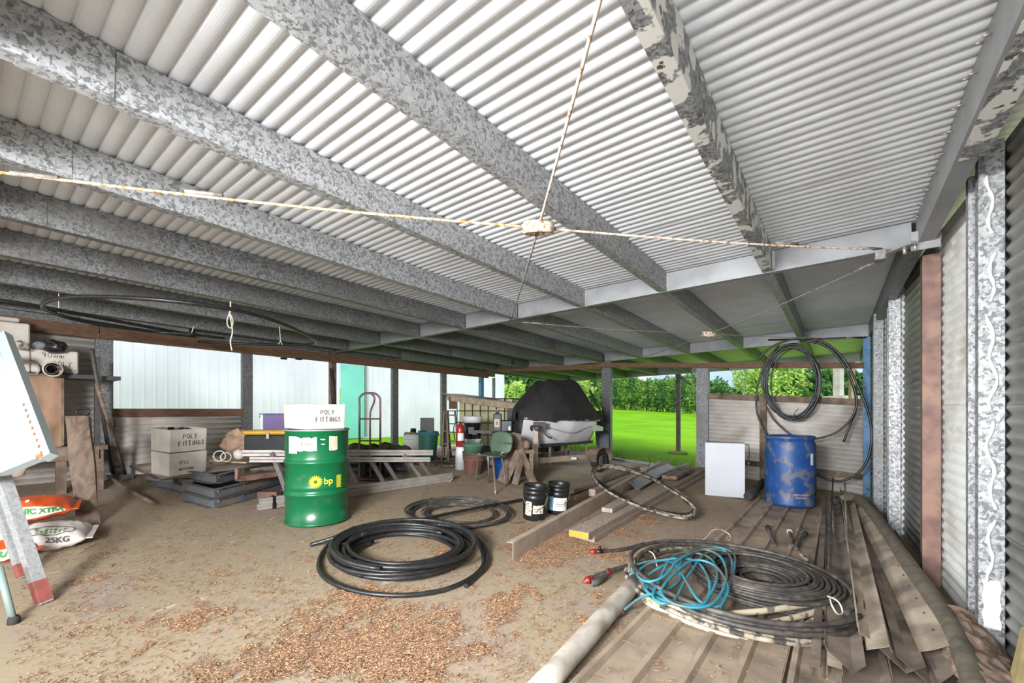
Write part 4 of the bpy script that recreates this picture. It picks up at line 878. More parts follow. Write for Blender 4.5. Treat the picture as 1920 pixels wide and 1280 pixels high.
m = MB(); m.lathe([(0,0),(R_*.88,0),(R_*.97,H_*.72),(R_*.97,H_*.72),(0,H_*.72)], 32); m.build('bucket_body', M['black'], t, world=False)
m = MB(); m.lathe([(0,H_*.72),(R_*1.0,H_*.72),(R_*1.02,H_*.84),(R_*1.04,H_*.85),(R_*1.04,H_),(R_*.9,H_),(0,H_*.98)], 32); m.build('lid', M['white'], t, world=False)
label_on(t, R_*.95, VA-.1, H_*.22, .09, .02, 'white', 'label_strip')
m = MB(); m.tube(spl([(-R_*1.03,-.02,H_*.85),(-R_*.6,-R_*1.1,H_*.3),(R_*.3,-R_*1.15,-.03),(R_*1.04,-.02,H_*.75)],6), .004, 5); m.build('wire_handle', M['chrome'], t, world=False)
# ---- caged tank (tote) with timber and sheet lid
C0 = F(905, 846); Yt = 9.7; cA, cB = AT(858,850,Yt+.25), AT(962,852,Yt-.35)
zb = fz(*((cA+cB)/2).xy)+.12; tt = thing('caged_tank', 'yellowed plastic tank in a steel cage at the back by the post', 'tank', Vector(((cA.x+cB.x)/2, Yt, zb-.12)))
ex = Vector((cB.x-cA.x, cB.y-cA.y, 0)); LW = ex.length; ex.normalize(); ey = Vector((-ex.y, ex.x, 0)); HB = AT(858,748,Yt+.25).z-zb; DP = 1.0
org = Vector((cA.x, cA.y, zb))
def TK(a, b, c): return org+ex*a+ey*b+Vector((0,0,c))
m = MB(); m.grid(lambda a, b: TK(.03+(LW-.06)*a, .03+.02*abs(math.sin(a*PI*7))*.0+(-.012*abs(math.sin(a*PI*7))), .02+(HB-.04)*b), 84, 8)
m.add([TK(.03,.03,.02),TK(LW-.03,.03,.02),TK(LW-.03,DP,.02),TK(.03,DP,.02),TK(.03,.03,HB-.03),TK(LW-.03,.03,HB-.03),TK(LW-.03,DP,HB-.03),TK(.03,DP,HB-.03)], [(0,3,2,1),(4,5,6,7),(1,2,6,5),(3,0,4,7),(2,3,7,6)])
m.build('tank_body', M['ibc'], tt)
for i in range(8): m = MB(); a = LW*i/7; m.tube([TK(a,-.02,0), TK(a,-.02,HB)], .010, 6); m.build('cage_bar', M['tank_steel'], tt)
for i in range(5): m = MB(); c = HB*i/4; m.tube([TK(0,-.03,c), TK(LW,-.03,c), TK(LW,DP,c), TK(0,DP,c)], .010, 6, closed=True); m.build('cage_hoop', M['tank_steel'], tt)
m = MB(); m.box((0,0,0), (LW,DP,.10), Matrix.Translation(TK(LW/2,DP/2,-.06)) @ Matrix.Rotation(math.atan2(ex.y,ex.x),4,'Z')); m.build('pallet', M['tank_steel'], tt)
t = thing('sheet_canopy', 'pale timber edged sheet lid resting on the caged tank', 'lid', TK(LW/2,.4,HB))
a, b = AT(838,745,Yt+.15), AT(968,762,Yt-.55); m = MB(); m.beam(a, b, .05, .13); m.build('edge_board', M['timber_pale'], t)
a2, b2 = AT(838,738,Yt+.15), AT(982,757,Yt-.6); m = MB(); d = Vector((-.15,-.1,0)); e = Vector((.25,.8,.02)); m.add([a2+d, b2+d*.3, b2+e, a2+e], [(0,1,2,3)]); m.build('sheet', M['steel_grey'], t, solid=.015)
t = thing('propped_board', 'small brown board propped on end left of the caged tank', 'board', AT(849,768,Yt+.1)); q = AT(849,755,Yt+.1); m = MB(); m.box(q, (.17,.04,.28)); m.build('board', M['timber'], t)
q0, q1 = AT(958,765,Yt-.6), AT(958,800,Yt-.6); t = thing('black_sleeper', 'dark upright timber at the right corner of the caged tank', 'post', q1); m = MB(); zz_ = fz(q1.x,q1.y); m.box((q0.x, q0.y-.1, (q0.z+zz_)/2), (.16,.14,q0.z-zz_)); m.build('sleeper', M['tank_steel'], t)
# slatted timber stack between tank and watercraft
t = thing('slat_stack', 'stack of pale slats between the caged tank and the trailer', 'timber', F(975,865))
for i in range(6):
    a, b = AT(963,800-i*0+i*6.5-3,8.6), AT(1003,801+i*6.5-3,8.4); m = MB(); m.beam(a, b, .35, .045); m.build('slat', M['timber_grey'], t)
q = AT(980,835,8.6); zz_ = fz(q.x,q.y); m = MB(); m.box((q.x,q.y+.1,(q.z+zz_)/2), (.35,.3,q.z-zz_)); m.build('bearer', M['timber_grey'], t)
t = thing('lawn_rail', 'grey rail behind the cover at the far opening', 'rail', AT(975,756,11.2)); m = MB(); m.beam(AT(962,755,11.2), AT(990,757,11.0), .05, .13); m.build('rail', M['steel_grey'], t)

# ---- covered watercraft on its trailer
bow, stern = AT(1000,790,7.1), AT(1116,800,8.2); bow.z = stern.z = 0
dx = Vector((stern.x-bow.x, stern.y-bow.y, 0)); LJ = dx.length; dx.normalize(); dy = Vector((-dx.y, dx.x, 0)); 
if dy.y < 0: dy = -dy
OJ = bow+dy*.35
def J(a, b, z): return OJ+dx*a+dy*b+Vector((0,0,z))
# heights above the world datum at this place
jt = thing('personal_watercraft', 'white personal watercraft on a trailer under a black cover', 'watercraft', J(LJ/2,0,.6))
def hullpt(s_, v_):           # v 0..1 around the section from gunwale to gunwale
    wd = .52*(min(1, (s_*1.9+.06))**.55)*(1 if s_ < .9 else 1-.25*(s_-.9)/.1); k = .66+.25*(max(0,.28-s_)/.28)**1.5+.03*s_; g = 1.14+.05*(1-s_)
    ang = PI*v_; c = math.cos(ang); q = abs(c)
    y = -c*wd if True else 0; depth = (1-q**2.2)
    z = g-(g-k)*(depth**.62)
    chine = .03*math.sin(min(1,q*1.0)*PI*3)
    return J(s_*LJ-.03*(1-q)*0, y, z+chine*.4)
m = MB(); m.grid(hullpt, 36, 28)
n_ = len(m.v); m.f += [tuple(36*29+j for j in range(29))]; m.sm += [False]
m.build('hull', M['hull'], jt)
def deckpt(s_, v_):
    wd = .55*(min(1, (s_*1.9+.08))**.55)*(1 if s_ < .9 else 1-.2*(s_-.9)/.1); g = 1.15+.05*(1-s_)
    s_ = .08+.9*s_; y = (2*v_-1)*wd*.92; return J(s_*LJ, y, g-.06+.05*math.cos((2*v_-1)*PI/2)+.03)
m = MB(); m.grid(deckpt, 20, 10); m.build('deck', M['hull_grey'], jt, solid=.05)
m = MB(); m.tube([J(LJ*s_/20, -.555*(min(1,(s_/20*1.9+.08))**.55)*(1 if s_<18 else 1-.2*(s_/20-.9)/.1), 1.155+.05*(1-s_/20)) for s_ in range(21)], .025, 8); m.build('bumper_strip', M['hull_grey'], jt)
m = MB(); m.tube([J(LJ*s_/16, -.50*(min(1,(s_/16*1.9+.06))**.55), 1.0+.05*math.sin(s_*.6)) for s_ in range(2,17)], .010, 6); m.build('hull_line', M['hull_grey'], jt)
m = MB(); m.grid(lambda a, b: J(LJ*(.80+.19*a), -.535-.012-.0*b, .96+.14*b*(1-.5*a)), 4, 3); m.build('green_decal', mat('pale_green_decal', (176,206,150), (196,204,190), 9), jt)
m = MB(); m.box(J(LJ+.02,-.35,.98), (.12,.12,.06)); m.build('rear_step', M['hull'], jt)
cv = thing('craft_cover', 'black shade cover draped in folds over the watercraft', 'cover', J(LJ/2,0,1.1))
def covpt(s_, v_):
    a = s_; y = (2*v_-1); 
    top = [(0,1.20),(.12,1.40),(.26,1.66),(.38,1.79),(.55,1.83),(.75,1.85),(.84,1.86),(.90,1.5),(1.0,1.18)]
    for (a0, z0), (a1, z1) in zip(top, top[1:]):
        if a <= a1+1e-6: tz = z0+(z1-z0)*(a-a0)/(a1-a0); break
    wd = .60*(min(1, (a*2.2+.003))**.5); q = abs(y)
    z = 1.10+(tz-1.10)*max(0, 1-q**3.0) if q < .93 else 1.10-.06*(q-.93)/.07
    wdd = wd*(.42+.58*q**1.4) if q < .93 else wd
    y2 = math.copysign(wd*(q**.8 if q < .6 else q**.8), y)
    f_ = .035*noise.noise(Vector((a*6, y*3, 2)))+.03*noise.noise(Vector((a*14, y*2.5+a*5, 7)))
    return J(-.05+a*(LJ*.97), y2*(1-.35*max(0,(z-1.15)/.7))*(1.03), z+f_+(.13 if z < 1.3 else .13-(z-1.3)*.14))+dy*f_*.6
m = MB(); m.grid(covpt, 60, 44); m.build('cover_cloth', M['cover'], cv, solid=.006)
m = MB(); p0 = J(LJ*.86,-.4,1.72); m.tube([p0, J(LJ*1.0,-.52,1.25), J(LJ*1.02,-.50,1.08)], .02, 6); m.build('cover_strap', M['cover'], cv)
# trailer
tr = thing('boat_trailer', 'dusty galvanised trailer carrying the watercraft', 'trailer', J(LJ/2,0,.35))
zr = lambda a, b: fz(*J(a,b,0).xy)
for b in (-.42, .42):
    m = MB(); m.beam(J(-.25,b*.6,.50), J(LJ+.15,b,.48), .06, .09); m.build('side_rail', M['chan'] if b<0 else M['galv_dark'], tr)
for a in (.1,.9,1.7): m = MB(); m.beam(J(a,-.42*(.6+.4*a/LJ),.48), J(a,.42*(.6+.4*a/LJ),.48), .05, .06); m.build('cross_member', M['galv_dark'], tr)
m = MB(); m.beam(J(-.6,-.0,.50), J(.2,0,.50), .08, .08); m.build('drawbar', M['timber_grey'], tr)
m = MB(); m.beam(J(-.02,-.42,.45), J(-.02,-.42,1.05), .08, .08, up=(0,1,0)); m.build('winch_post', M['chan'], tr)
m = MB(); m.tube([J(-.02,-.52,1.05), J(-.02,-.34,1.05)], .05, 10); m.box(J(.05,-.44,1.10), (.20,.05,.1)); m.tube([J(.05,-.5,1.0), J(.2,-.5,.90), J(.28,-.5,.88)], .014, 6); m.build('winch', M['tank_steel'], tr, kind='stuff')
for a in (.5, 1.5):
    for b in (-.25,.25): m = MB(); m.beam(J(a,b,.40), J(a,b,.72), .04, .05, up=(0,1,0)); m.build('bunk_support', M['timber_grey'], tr)
for b in (-.25,.25): m = MB(); m.beam(J(.3,b,.74), J(LJ,b,.74), .09, .05); m.build('bunk', M['rubber'], tr)
for b in (-.62,.62):
    c = J(LJ*.86, b, 0); c.z = fz(c.x,c.y)+.205; R_ = Matrix.Translation(c) @ Matrix.Rotation(math.atan2(dx.y,dx.x),4,'Z') @ Matrix.Rotation(PI/2,4,'X')
    m = MB(); m.lathe([(.11,-.06),(.18,-.065),(.205,-.04),(.205,.04),(.18,.065),(.11,.06),(.11,-.06)], 28, (0,0,0), R_); wh = m.build('wheel', M['rubber'], tr)
    m = MB(); m.lathe([(0,-.03),(.12,-.05),(.12,.05),(0,.03)], 18, (0,0,0), R_); m.build('wheel_rim', M['galv_dark'], wh)
    m = MB(); pr = []
    for i in range(13):
        a = PI*i/12; pr.append((-.23*math.cos(a), .24*math.sin(a)**.5+.0))
    vs = []
    for s2 in (-.11,.11):
        for (x_, z_) in pr: q = c+dx*x_+dy*s2+Vector((0,0,z_)); vs.append(q)
    m.add(vs, [(i,i+1,14+i,13+i) for i in range(12)]); m.build('mudguard', M['timber_grey'], tr, solid=.008)
m = MB(); m.tube([J(-.55,-.08,.50), Vector((J(-.55,-.08,0).x, J(-.55,-.08,0).y, fz(*J(-.55,-.08,0).xy)))], .028, 8); m.build('jockey_stand', M['timber_grey'], tr)
m = MB(); m.box(J(.9,-.455,.492), (.09,.02,.035)); m.build('reflector', M['white'], tr)
t = thing('dark_board', 'grey board leaning on the post behind the watercraft', 'board', AT(1130,860,9.1)); a, b = AT(1112,770,9.25), AT(1142,770,9.15); c, d = AT(1142,880,8.8), AT(1122,868,8.9)
m = MB(); m.add([a,b,c,d],[(0,1,2,3)]); m.build('board', M['jerry'], t, solid=.02)
# chain hoist post (slotted stand) and rusty pulley left of the trailer
t = thing('axle_stand', 'slotted rusty steel stand in front of the trailer', 'stand', F(996,912)); q = F(996,912)
m = MB(); m.beam(q, AT(996,848,q.y), .055, .03, up=(0,1,0)); m.build('slotted_leg', M['timber_grey'], t)
for i in range(7): m = MB(); m.box(AT(996,905-i*8,q.y-.018), (.018,.006,.03)); m.build('slot', M['tank_steel'], t)
m = MB(); m.box(AT(990,846,q.y), (.18,.08,.05)); m.build('head_plate', M['timber_grey'], t)
t = thing('rusty_pulley', 'brown rusty pulley hanging by the trailer front', 'pulley', AT(987,835,q.y+.1)); m = MB(); m.lathe([(.02,0),(.065,.03),(.05,.07),(.065,.11),(.02,.14)], 16, AT(987,842,q.y+.1)); m.build('pulley_body', M['rust_steel'], t)
m = MB(); m.tube([AT(987,842,q.y+.1), AT(984,858,q.y+.1), AT(990,880,q.y+.08), AT(992,888,q.y+.1)], .016, 6); m.build('hook', M['rust_steel'], t)
# ---- sawn boards propped like a trestle
t = thing('board_trestle', 'rough grey boards leaning together as a low trestle', 'trestle', F(968,902))
for (x0,y0,x1,y1,dY,w_) in ((968,812,940,905,.0,.12),(972,845,945,908,-.1,.11),(982,842,965,910,-.12,.09),(966,815,998,905,.1,.12),(975,842,1004,912,.0,.08),(958,822,938,880,.25,.10)):
    b = F(x1, y1); a = AT(x0, y0, b.y+(.18 if x1 < 970 else -.1)+dY); m = MB(); m.beam(a, Vector((b.x,b.y,b.z+.02)), w_, .03, up=(.2,-1,0)); m.build('board', M['timber_grey'], t)
# ---- blue tub, black equipment tray, grey container
p = F(944, 902); t = thing('blue_tub', 'blue plastic tub behind the green chair', 'tub', p+Vector((0,.25,0)), 0, True); R_ = 40*p.y/FP/2; H_ = .36
m = MB(); m.lathe([(0,0),(R_*.85,0),(R_,H_*.93),(R_*1.05,H_*.94),(R_*1.05,H_),(R_*.95,H_),(R_*.82,.02),(0,.02)], 36); m.build('tub_body', M['blue_tub'], t, world=False)
p = AT(950,812,7.6); t = thing('work_tray', 'black tray on a stand behind the green chair', 'tray', p); m = MB(); m.box(p, (.52,.35,.06), bev=.015); m.build('tray', M['black'], t)
for sx in (-.2,.2): 
    for sy in (-.13,.13): m = MB(); z0 = fz(p.x+sx,p.y+sy); m.tube([p+Vector((sx,sy,0)), Vector((p.x+sx,p.y+sy,z0))], .015, 6); m.build('leg', M['tank_steel'], t)
m = MB(); m.beam(p+Vector((-.62,0,.03)), p+Vector((-.2,0,.02)), .05, .05); m.box(p+Vector((-.62,0,.05)), (.10,.08,.12)); m.build('arm', M['tank_steel'], t, kind='stuff')
q = p+Vector((-.16,.0,.03)); t = thing('oil_container', 'grey plastic oil container with label on the black tray', 'container', q)
m = MB(); m.box((0,0,.16), (.15,.12,.32), bev=.02); m.tube([(0,0,.31),(0,0,.355)], .025, 10); m.build('container_body', M['jerry'], t, world=False)
m = MB(); m.box((-.01,-.0615,.15), (.09,.002,.14)); m.build('paper_label', M['paper'], t, world=False); m = MB(); m.box((-.01,-.063,.15), (.04,.002,.06)); m.build('label_print', M['red'], t, world=False); m = MB(); m.lathe([(0,.355),(.032,.355),(.032,.385),(0,.385)], 12); m.build('cap', M['chrome'], t, world=False)
q = p+Vector((.0,.02,.03)); t = thing('battery_box', 'black boxy container right of the grey oil container', 'container', q); m = MB(); m.box((0,0,.10), (.20,.2,.20), bev=.015); m.build('container_body', M['black'], t, world=False)
m = MB(); m.box((.05,-.101,.06), (.035,.004,.07)); m.build('paper_label', M['white'], t, world=False)
# ---- green chair
p = F(924, 918); Yc = p.y; t = thing('school_chair', 'green shell chair with chrome legs in front of the blue tub', 'chair', p)
def G(px, py, d=0): return AT(px, py, Yc+d)
def shell(cx, cy, rx, rz_, d0, ax, tilt):
    m = MB(); c = G(cx, cy, d0)
    def f(a, b):
        r = a; th = 2*PI*b; k = (abs(math.cos(th))**3+abs(math.sin(th))**3)**(-1/3); x = r*k*math.cos(th)*rx; z = r*k*math.sin(th)*rz_
        return c+ax[0]*x+ax[1]*z+ax[0].cross(ax[1])*(.03*(x/rx)**2*-1)
    m.grid(f, 6, 32); return m
ax = Vector((.85,-.52,0)).normalized()
shell(938, 830, .19, .17, .33, (ax, Vector((.10,.18,.97)).normalized()), 0).build('backrest', M['chair_green'], t, solid=.012)
shell(920, 850, .20, .20, .15, (ax, Vector((.5,.85,.05)).normalized()), 0).build('seat', M['chair_green'], t, solid=.012)
for (x0,y0,x1,y1,dd) in ((897,852,893,900,-.02),(906,854,912,0,0),(924,856,929,927,-.05),(940,850,948,912,.12)):
    if y1 == 0: continue
    a = G(x0,y0,.1); bF = F(x1,y1); m = MB(); m.tube(spl([G((x0+x1)/2+6,y0-1,.12), a, (a+bF)/2+Vector((0,0,.05)), bF], 4), .011, 6); m.build('leg', M['chrome'], t)
a = F(917, 905); m = MB(); m.tube([G(915,855,.2), a], .011, 6); m.build('leg', M['chrome'], t)
for x in (926, 948): m = MB(); m.tube(spl([G(x,845,.30),G(x+1,853,.22),G(x-6,858,.15)],4), .011, 6); m.build('back_frame', M['chrome'], t)

# ---- thing on floor: pile of loose hose by the bin
def coil_pts(c, R0, R1, turns, z0, z1, seed=0, seg=40, ov=1.0, rot=0, jr=.02, jz=.012, a0=0, tilt=True, end=None):
    rr = random.Random(seed); pts = []; N_ = int(turns*seg); ph = [rr.uniform(0, 6.28) for _ in range(8)]
    Q = SLOPE if tilt else Quaternion()
    offs = [(rr.uniform(-jr,jr), rr.uniform(-jr,jr), rr.uniform(-jr,jr), rr.uniform(0,jz)) for _ in range(int(turns)+3)]
    for i in range(N_+1):
        t_ = i/seg; k = int(t_); f_ = t_-k; f_ = f_*f_*(3-2*f_); o = [offs[k][q]*(1-f_)+offs[k+1][q]*f_ for q in range(4)]
        a = a0+2*PI*t_; g_ = i/N_; r = R0+(R1-R0)*((k % 2 and 1-g_ or g_) if False else g_)+o[2]
        x = (r*math.cos(a)+o[0])*1.0; y = (r*math.sin(a)+o[1])*ov
        z = z0+(z1-z0)*g_+o[3]+jz*.4*math.sin(2*a+ph[0]+t_)
        x, y = x*math.cos(rot)-y*math.sin(rot), x*math.sin(rot)+y*math.cos(rot)
        pts.append(Vector(c)+Q @ Vector((x, y, z)))
    return pts
def hosething(name, lab, c, runs, mt, cat='pipe coil', group=None):
    t = thing(name, lab, cat, c)
    for i, (pts, r) in enumerate(runs):
        m = MB(); m.tube(pts, r, 8); m.build('hose', M[mt] if isinstance(mt, str) else M[mt[i]], t)
    return t
c = F(832, 868)
hosething('loose_hose', 'tangle of thin brown hoses on the floor by the green bin', c, [(coil_pts(c, .30, .75, 5, .012, .05, 3, 30, .8, .3, .06, .01), .011), (coil_pts(c+Vector((.15,-.05,0)), .55, .25, 4, .012, .06, 4, 30, .7, -.2, .08, .01), .010)], ('mud_pipe','black_hose'), 'hose')
# ---- two black buckets
for i, (px, py, w_, h_, lab) in enumerate(((1001, 978, 47.5, 63, 'front black bucket with a torn cream label'), (1045, 968, 43, 57, 'rear black bucket with a white and blue label'))):
    t, R_, H_ = bucket('bucket', lab, px, py-7, w_, h_, 'black', 'black buckets on the floor')
    va = math.atan2(-t.location.y, -t.location.x)
    if i == 0:
        label_on(t, R_*.93, va+.35, H_*.34, .12, H_*.26, 'paper', rag=.006); label_on(t, R_*.93, va-.55, H_*.36, .075, H_*.42, 'paper', rag=.008)
        for q in range(5): label_on(t, R_*.933, va-.6+.16*(q%2), H_*(.22+.07*q), .03, .012, ('lid_yellow','print_grey','rust_steel')[q%3], 'label_print', rag=.004)
        for q in range(4): label_on(t, R_*.933, va+.15+.13*q, H_*(.28+.03*(q%3)), .012, .02, 'print_grey', 'label_print', rag=.004)
    else:
        label_on(t, R_*.93, va+.22, H_*.36, .165, H_*.42, 'white'); label_on(t, R_*.93, va-.72, H_*.38, .055, H_*.46, 'blue_label') if 'blue_label' in M else None
        for q in range(5): label_on(t, R_*.932, va-.1, H_*(.24+.05*q), .02, .01, 'print_pink' if 'print_pink' in M else 'red', 'label_print', rag=.003)
        for q in range(4): label_on(t, R_*.932, va+.22, H_*(.30+.065*q), .07, .004, 'jerry', 'label_print')
        label_on(t, R_*.932, va+.72, H_*.38, .02, H_*.22, 'lid_yellow', 'hazard_mark', rag=.01)
# ---- poly pipe coils
cA_ = F(757, 1043)
runs = [(coil_pts(cA_, .40, .54, 5.3, .02, .05, 11, 48, 1.0, .0, .03, .012, a0=2.6), .0165), (coil_pts(cA_+Vector((-.01,.02,0)), .57, .42, 5.4, .055, .10, 12, 48, 1.0, 0, .03, .012, a0=.4), .0165), (coil_pts(cA_, .43, .58, 4.6, .09, .125, 13, 48, 1.0, 0, .03, .01, a0=1.0), .0165)]
hosething('pipe_coil', 'large thick coil of black poly pipe in the middle of the floor', cA_, runs, 'black_pipe', group=None)
c = cA_
px_outer = [(586,1021),(612,1013),(640,1003),(668,990)]
def fl(pts, h=.02): return [F(x, y, h if len(q) == 0 else q[0]) for x, y, *q in pts]
hosething('pipe_end', 'free end of black pipe sticking out left of the big coil', F(610,1015,.05), [(spl(fl([(582,1021),(610,1013,.05),(640,1002,.09),(664,989,.12)]), 6), .0165)], 'black_pipe', 'pipe')
out_ = [(620,1015,.05),(602,1040),(598,1065),(612,1085),(650,1103),(705,1114),(770,1115),(830,1106),(875,1088),(900,1068),(907,1045),(892,1010,.05),(860,990,.08),(820,983,.1)]
hosething('pipe_loop', 'loose outer loop of black pipe around the front of the big coil', F(750,1100), [(spl(fl(out_, .018), 8), .0165)], 'black_pipe', 'pipe')
out2 = [(873,1098),(893,1080),(911,1062),(914,1040),(900,1015),(870,995,.03),(835,980,.08)]
hosething('pipe_loop', 'short outer loop of black pipe ending open at the right of the big coil', F(900,1060), [(spl(fl(out2, .018), 8), .0165)], 'black_pipe', 'pipe')
cB_ = F(860, 964)
hosething('pipe_coil', 'thin flat coil of black hose behind the big coil', cB_, [(coil_pts(cB_, .50, .56, 4.5, .012, .05, 21, 44, 1.0, 0, .02, .008, a0=1), .011), (coil_pts(cB_+Vector((.02,-.03,0)), .33, .39, 3.3, .012, .03, 22, 40, .9, 0, .02, .006, a0=2), .009)], 'black_hose')
hosething('straight_pipe', 'straight black pipe lying across the thin coil to the buckets', F(880,955), [(spl(fl([(780,976,.10),(830,965,.07),(900,951,.07),(960,940,.04),(1010,931,.03),(1075,917,.02),(1150,903,.02),(1215,891,.05)]), 4), .0165)], 'black_pipe', 'pipe')
hosething('thin_wire', 'thin bent wire above the thin coil', F(795,925), [(spl(fl([(788,942,.02),(796,926,.05),(804,918,.12)]),4), .002)], 'black_pipe', 'wire')
hosething('thin_wire', 'thin dark wire trailing right of the thin coil', F(955,975), [(spl(fl([(948,972,.01),(962,980,.01),(985,978,.01)]),4), .003)], 'black_hose', 'wire')

# ---- lumber and channels, centre right
t = thing('steel_channel', 'long dusty steel channel on edge pointing at the big coil', 'steel', F(1100,950))
a, b = F(962,1052), F(1240,880,.02); m = MB(); m.sweep(a, b, [(0,0),(-.045,0),(-.045,.003),(-.003,.003),(-.003,.145),(-.06,.145),(-.06,.148),(0,.148)]); m.build('channel_body', M['chan'], t)
def plank(lab, a, b, w_, h_, mt='lumber', ha=0, hb=None, nm='timber_plank', cat='timber', seg=None):
    p, q = F(*a, ha), F(*b, ha if hb is None else hb); t = thing(nm, lab, cat, p.lerp(q, .5)); m = MB(); m.beam(p+Vector((0,0,h_/2)), q+Vector((0,0,h_/2)), w_, h_); m.build('plank_body', M[mt], t); return t, p, q
t, p, q = plank('lower laminated timber plank resting on the floor', (1096,1013), (1330,883), .20, .05)
t, p, q = plank('laminated timber plank with a yellow painted end on top', (1085,1008), (1320,880), .20, .06, ha=.05)
d = (q-p).normalized(); m = MB(); m.beam(p-d*.003+Vector((0,0,.03)), p+Vector((0,0,.03)), .196, .05); m.build('painted_end', M['yellow_end'], t, label='yellow painted board end')
plank('short timber offcut on the yellow ended plank', (1138,960), (1172,942), .12, .045, ha=.115)
plank('grey plank beside the steel channel', (1070,925), (1195,878), .10, .05, 'lumber', .02)
plank('dark steel flat bar lying over the planks', (1110,941), (1290,873), .08, .05, 'flash_dark', .03, nm='steel_bar', cat='steel')
plank('pale short board end behind the right black bucket', (1078,938), (1120,922), .05, .06, 'timber_pale', .0)
plank('dusty flat timber raised on the pile left of the tilted coil', (1110,930), (1255,872), .09, .09, 'lumber', .06)
plank('short board lying across the top end of the pile', (1255,898), (1290,882), .22, .05, 'timber_grey', .14)
plank('timber rail along the right of the lumber pile', (1215,935), (1318,885), .07, .07, 'timber_grey', .0)
plank('small block under the short cross board', (1262,902), (1280,893), .10, .08, 'timber_grey', .06, nm='timber_block')
t = thing('steel_angle', 'punched steel angle at the far end of the lumber pile', 'steel', F(1230,880)); a, b = F(1180,905,.14), F(1252,868,.14)
m = MB(); m.sweep(a, b, [(0,0),(.12,-.09),(.123,-.087),(.003,.004),(-.09,.0),(-.09,-.004)]); m.build('angle_body', M['galv_dark'], t)
for i in range(5): m = MB(); q = a.lerp(b, .15+.17*i); m.tube([q+Vector((-.04,0,.002)), q+Vector((-.04,0,.012))], .008, 6); m.build('rivet', M['black'], t)
plank('long thin board along the far threshold', (1150,872), (1275,890), .08, .03, 'timber_pale', .0)
# tilted muddy coil over the lumber
tc_pts = [(1112,883,.22),(1135,873,.25),(1170,877,.25),(1215,893,.22),(1255,914,.18),(1288,937,.12),(1303,955,.06),(1290,966,.02),(1250,963,.03),(1205,950,.06),(1160,930,.12),(1125,908,.18)]
rr = random.Random(5); t = thing('pipe_coil', 'muddy tilted oval coil of pipe leaning over the lumber pile', 'pipe coil', F(1205,930))
for k in range(6):
    o = [(rr.uniform(-4,4), rr.uniform(-4,4)) for _ in tc_pts]; P_ = [F(x+o[i][0]*.6+(k-3)*.8, y+o[i][1]*.5+k*1.2-3, h+.012*k) for i, (x, y, h) in enumerate(tc_pts)]
    m = MB(); m.tube(spl(P_, 6, True), .014, 7, closed=True); m.build('hose', M['mud_pipe' if k in (2,4,5) else 'black_pipe'], t)
m = MB(); q = F(1213,890,.24); m.tube([q+Vector((-.03,0,-.04)), q+Vector((0,0,.05)), q+Vector((.06,0,.22))], .004, 5); m.build('tie', M['black'], t)

# ---- short pipes with red fittings, left of the hose pile
def fitting(p, d, r, t, mt='red'):
    m = MB(); R_ = Matrix.Translation(p) @ Vector((0,0,1)).rotation_difference(d).to_matrix().to_4x4()
    m.lathe([(r*.7,0),(r*1.35,.0),(r*1.45,.012),(r*1.3,.03),(r*1.55,.034),(r*1.55,.05),(r*1.1,.055),(r*.9,.07),(r*.6,.07),(r*.6,.01)], 12, (0,0,0), R_); return m.build('fitting', M[mt], t)
P_ = spl(fl([(1118,1034,.02),(1150,1032),(1180,1027),(1208,1019)], .02), 5); t = thing('pipe_offcut', 'short black pipe offcut with a red fitting, lying alone', 'pipe', P_[6]); m = MB(); m.tube(P_, .017, 8); m.build('hose', M['black_hose'], t)
fitting(P_[0]-(P_[1]-P_[0]).normalized()*-.01, (P_[0]-P_[1]).normalized(), .016, t); m = MB(); m.tube([P_[0], P_[1]+(P_[2]-P_[1])], .024, 8); m.build('collar', M['black'], t)
m = MB(); m.blob(P_[0]+Vector((.03,.0,.03)), (.015,.02,.02), 5, .2); m.build('clamp_lug', M['black'], t)
P_ = spl(fl([(1110,1084,.03),(1140,1072,.05),(1180,1060,.06),(1230,1051,.07),(1290,1044,.09),(1350,1036,.10)], .02), 6); t = thing('pipe_lead', 'black lead-out pipe with red couplings left of the hose pile', 'pipe', P_[4]); m = MB(); m.tube(P_, .018, 8); m.build('hose', M['black_hose'], t)
fitting(P_[0], (P_[0]-P_[1]).normalized(), .017, t); fitting(P_[7], (P_[6]-P_[7]).normalized(), .013, t)
t = thing('foot_valve', 'dull metal strainer lying under the red coupled pipe end', 'valve', F(1125,1090)); m = MB(); m.tube(spl(fl([(1110,1093,.02),(1120,1090,.03),(1135,1080,.03),(1142,1068,.04)]),4), .026, 8, rf=lambda a: 1.1-.5*a); m.build('valve_body', M['tank_steel'], t)
# ---- white PVC pipe near
a, b = F(1192,1090,.055), F(1005,1300,.055); t = thing('pvc_pipe', 'long dirty white pvc pipe beside the ribbed sheets in front', 'pipe', a.lerp(b,.5)); m = MB(); m.tube([a.lerp(b, i/8) for i in range(9)], .055, 24); m.build('pipe_body', M['pvc'], t)
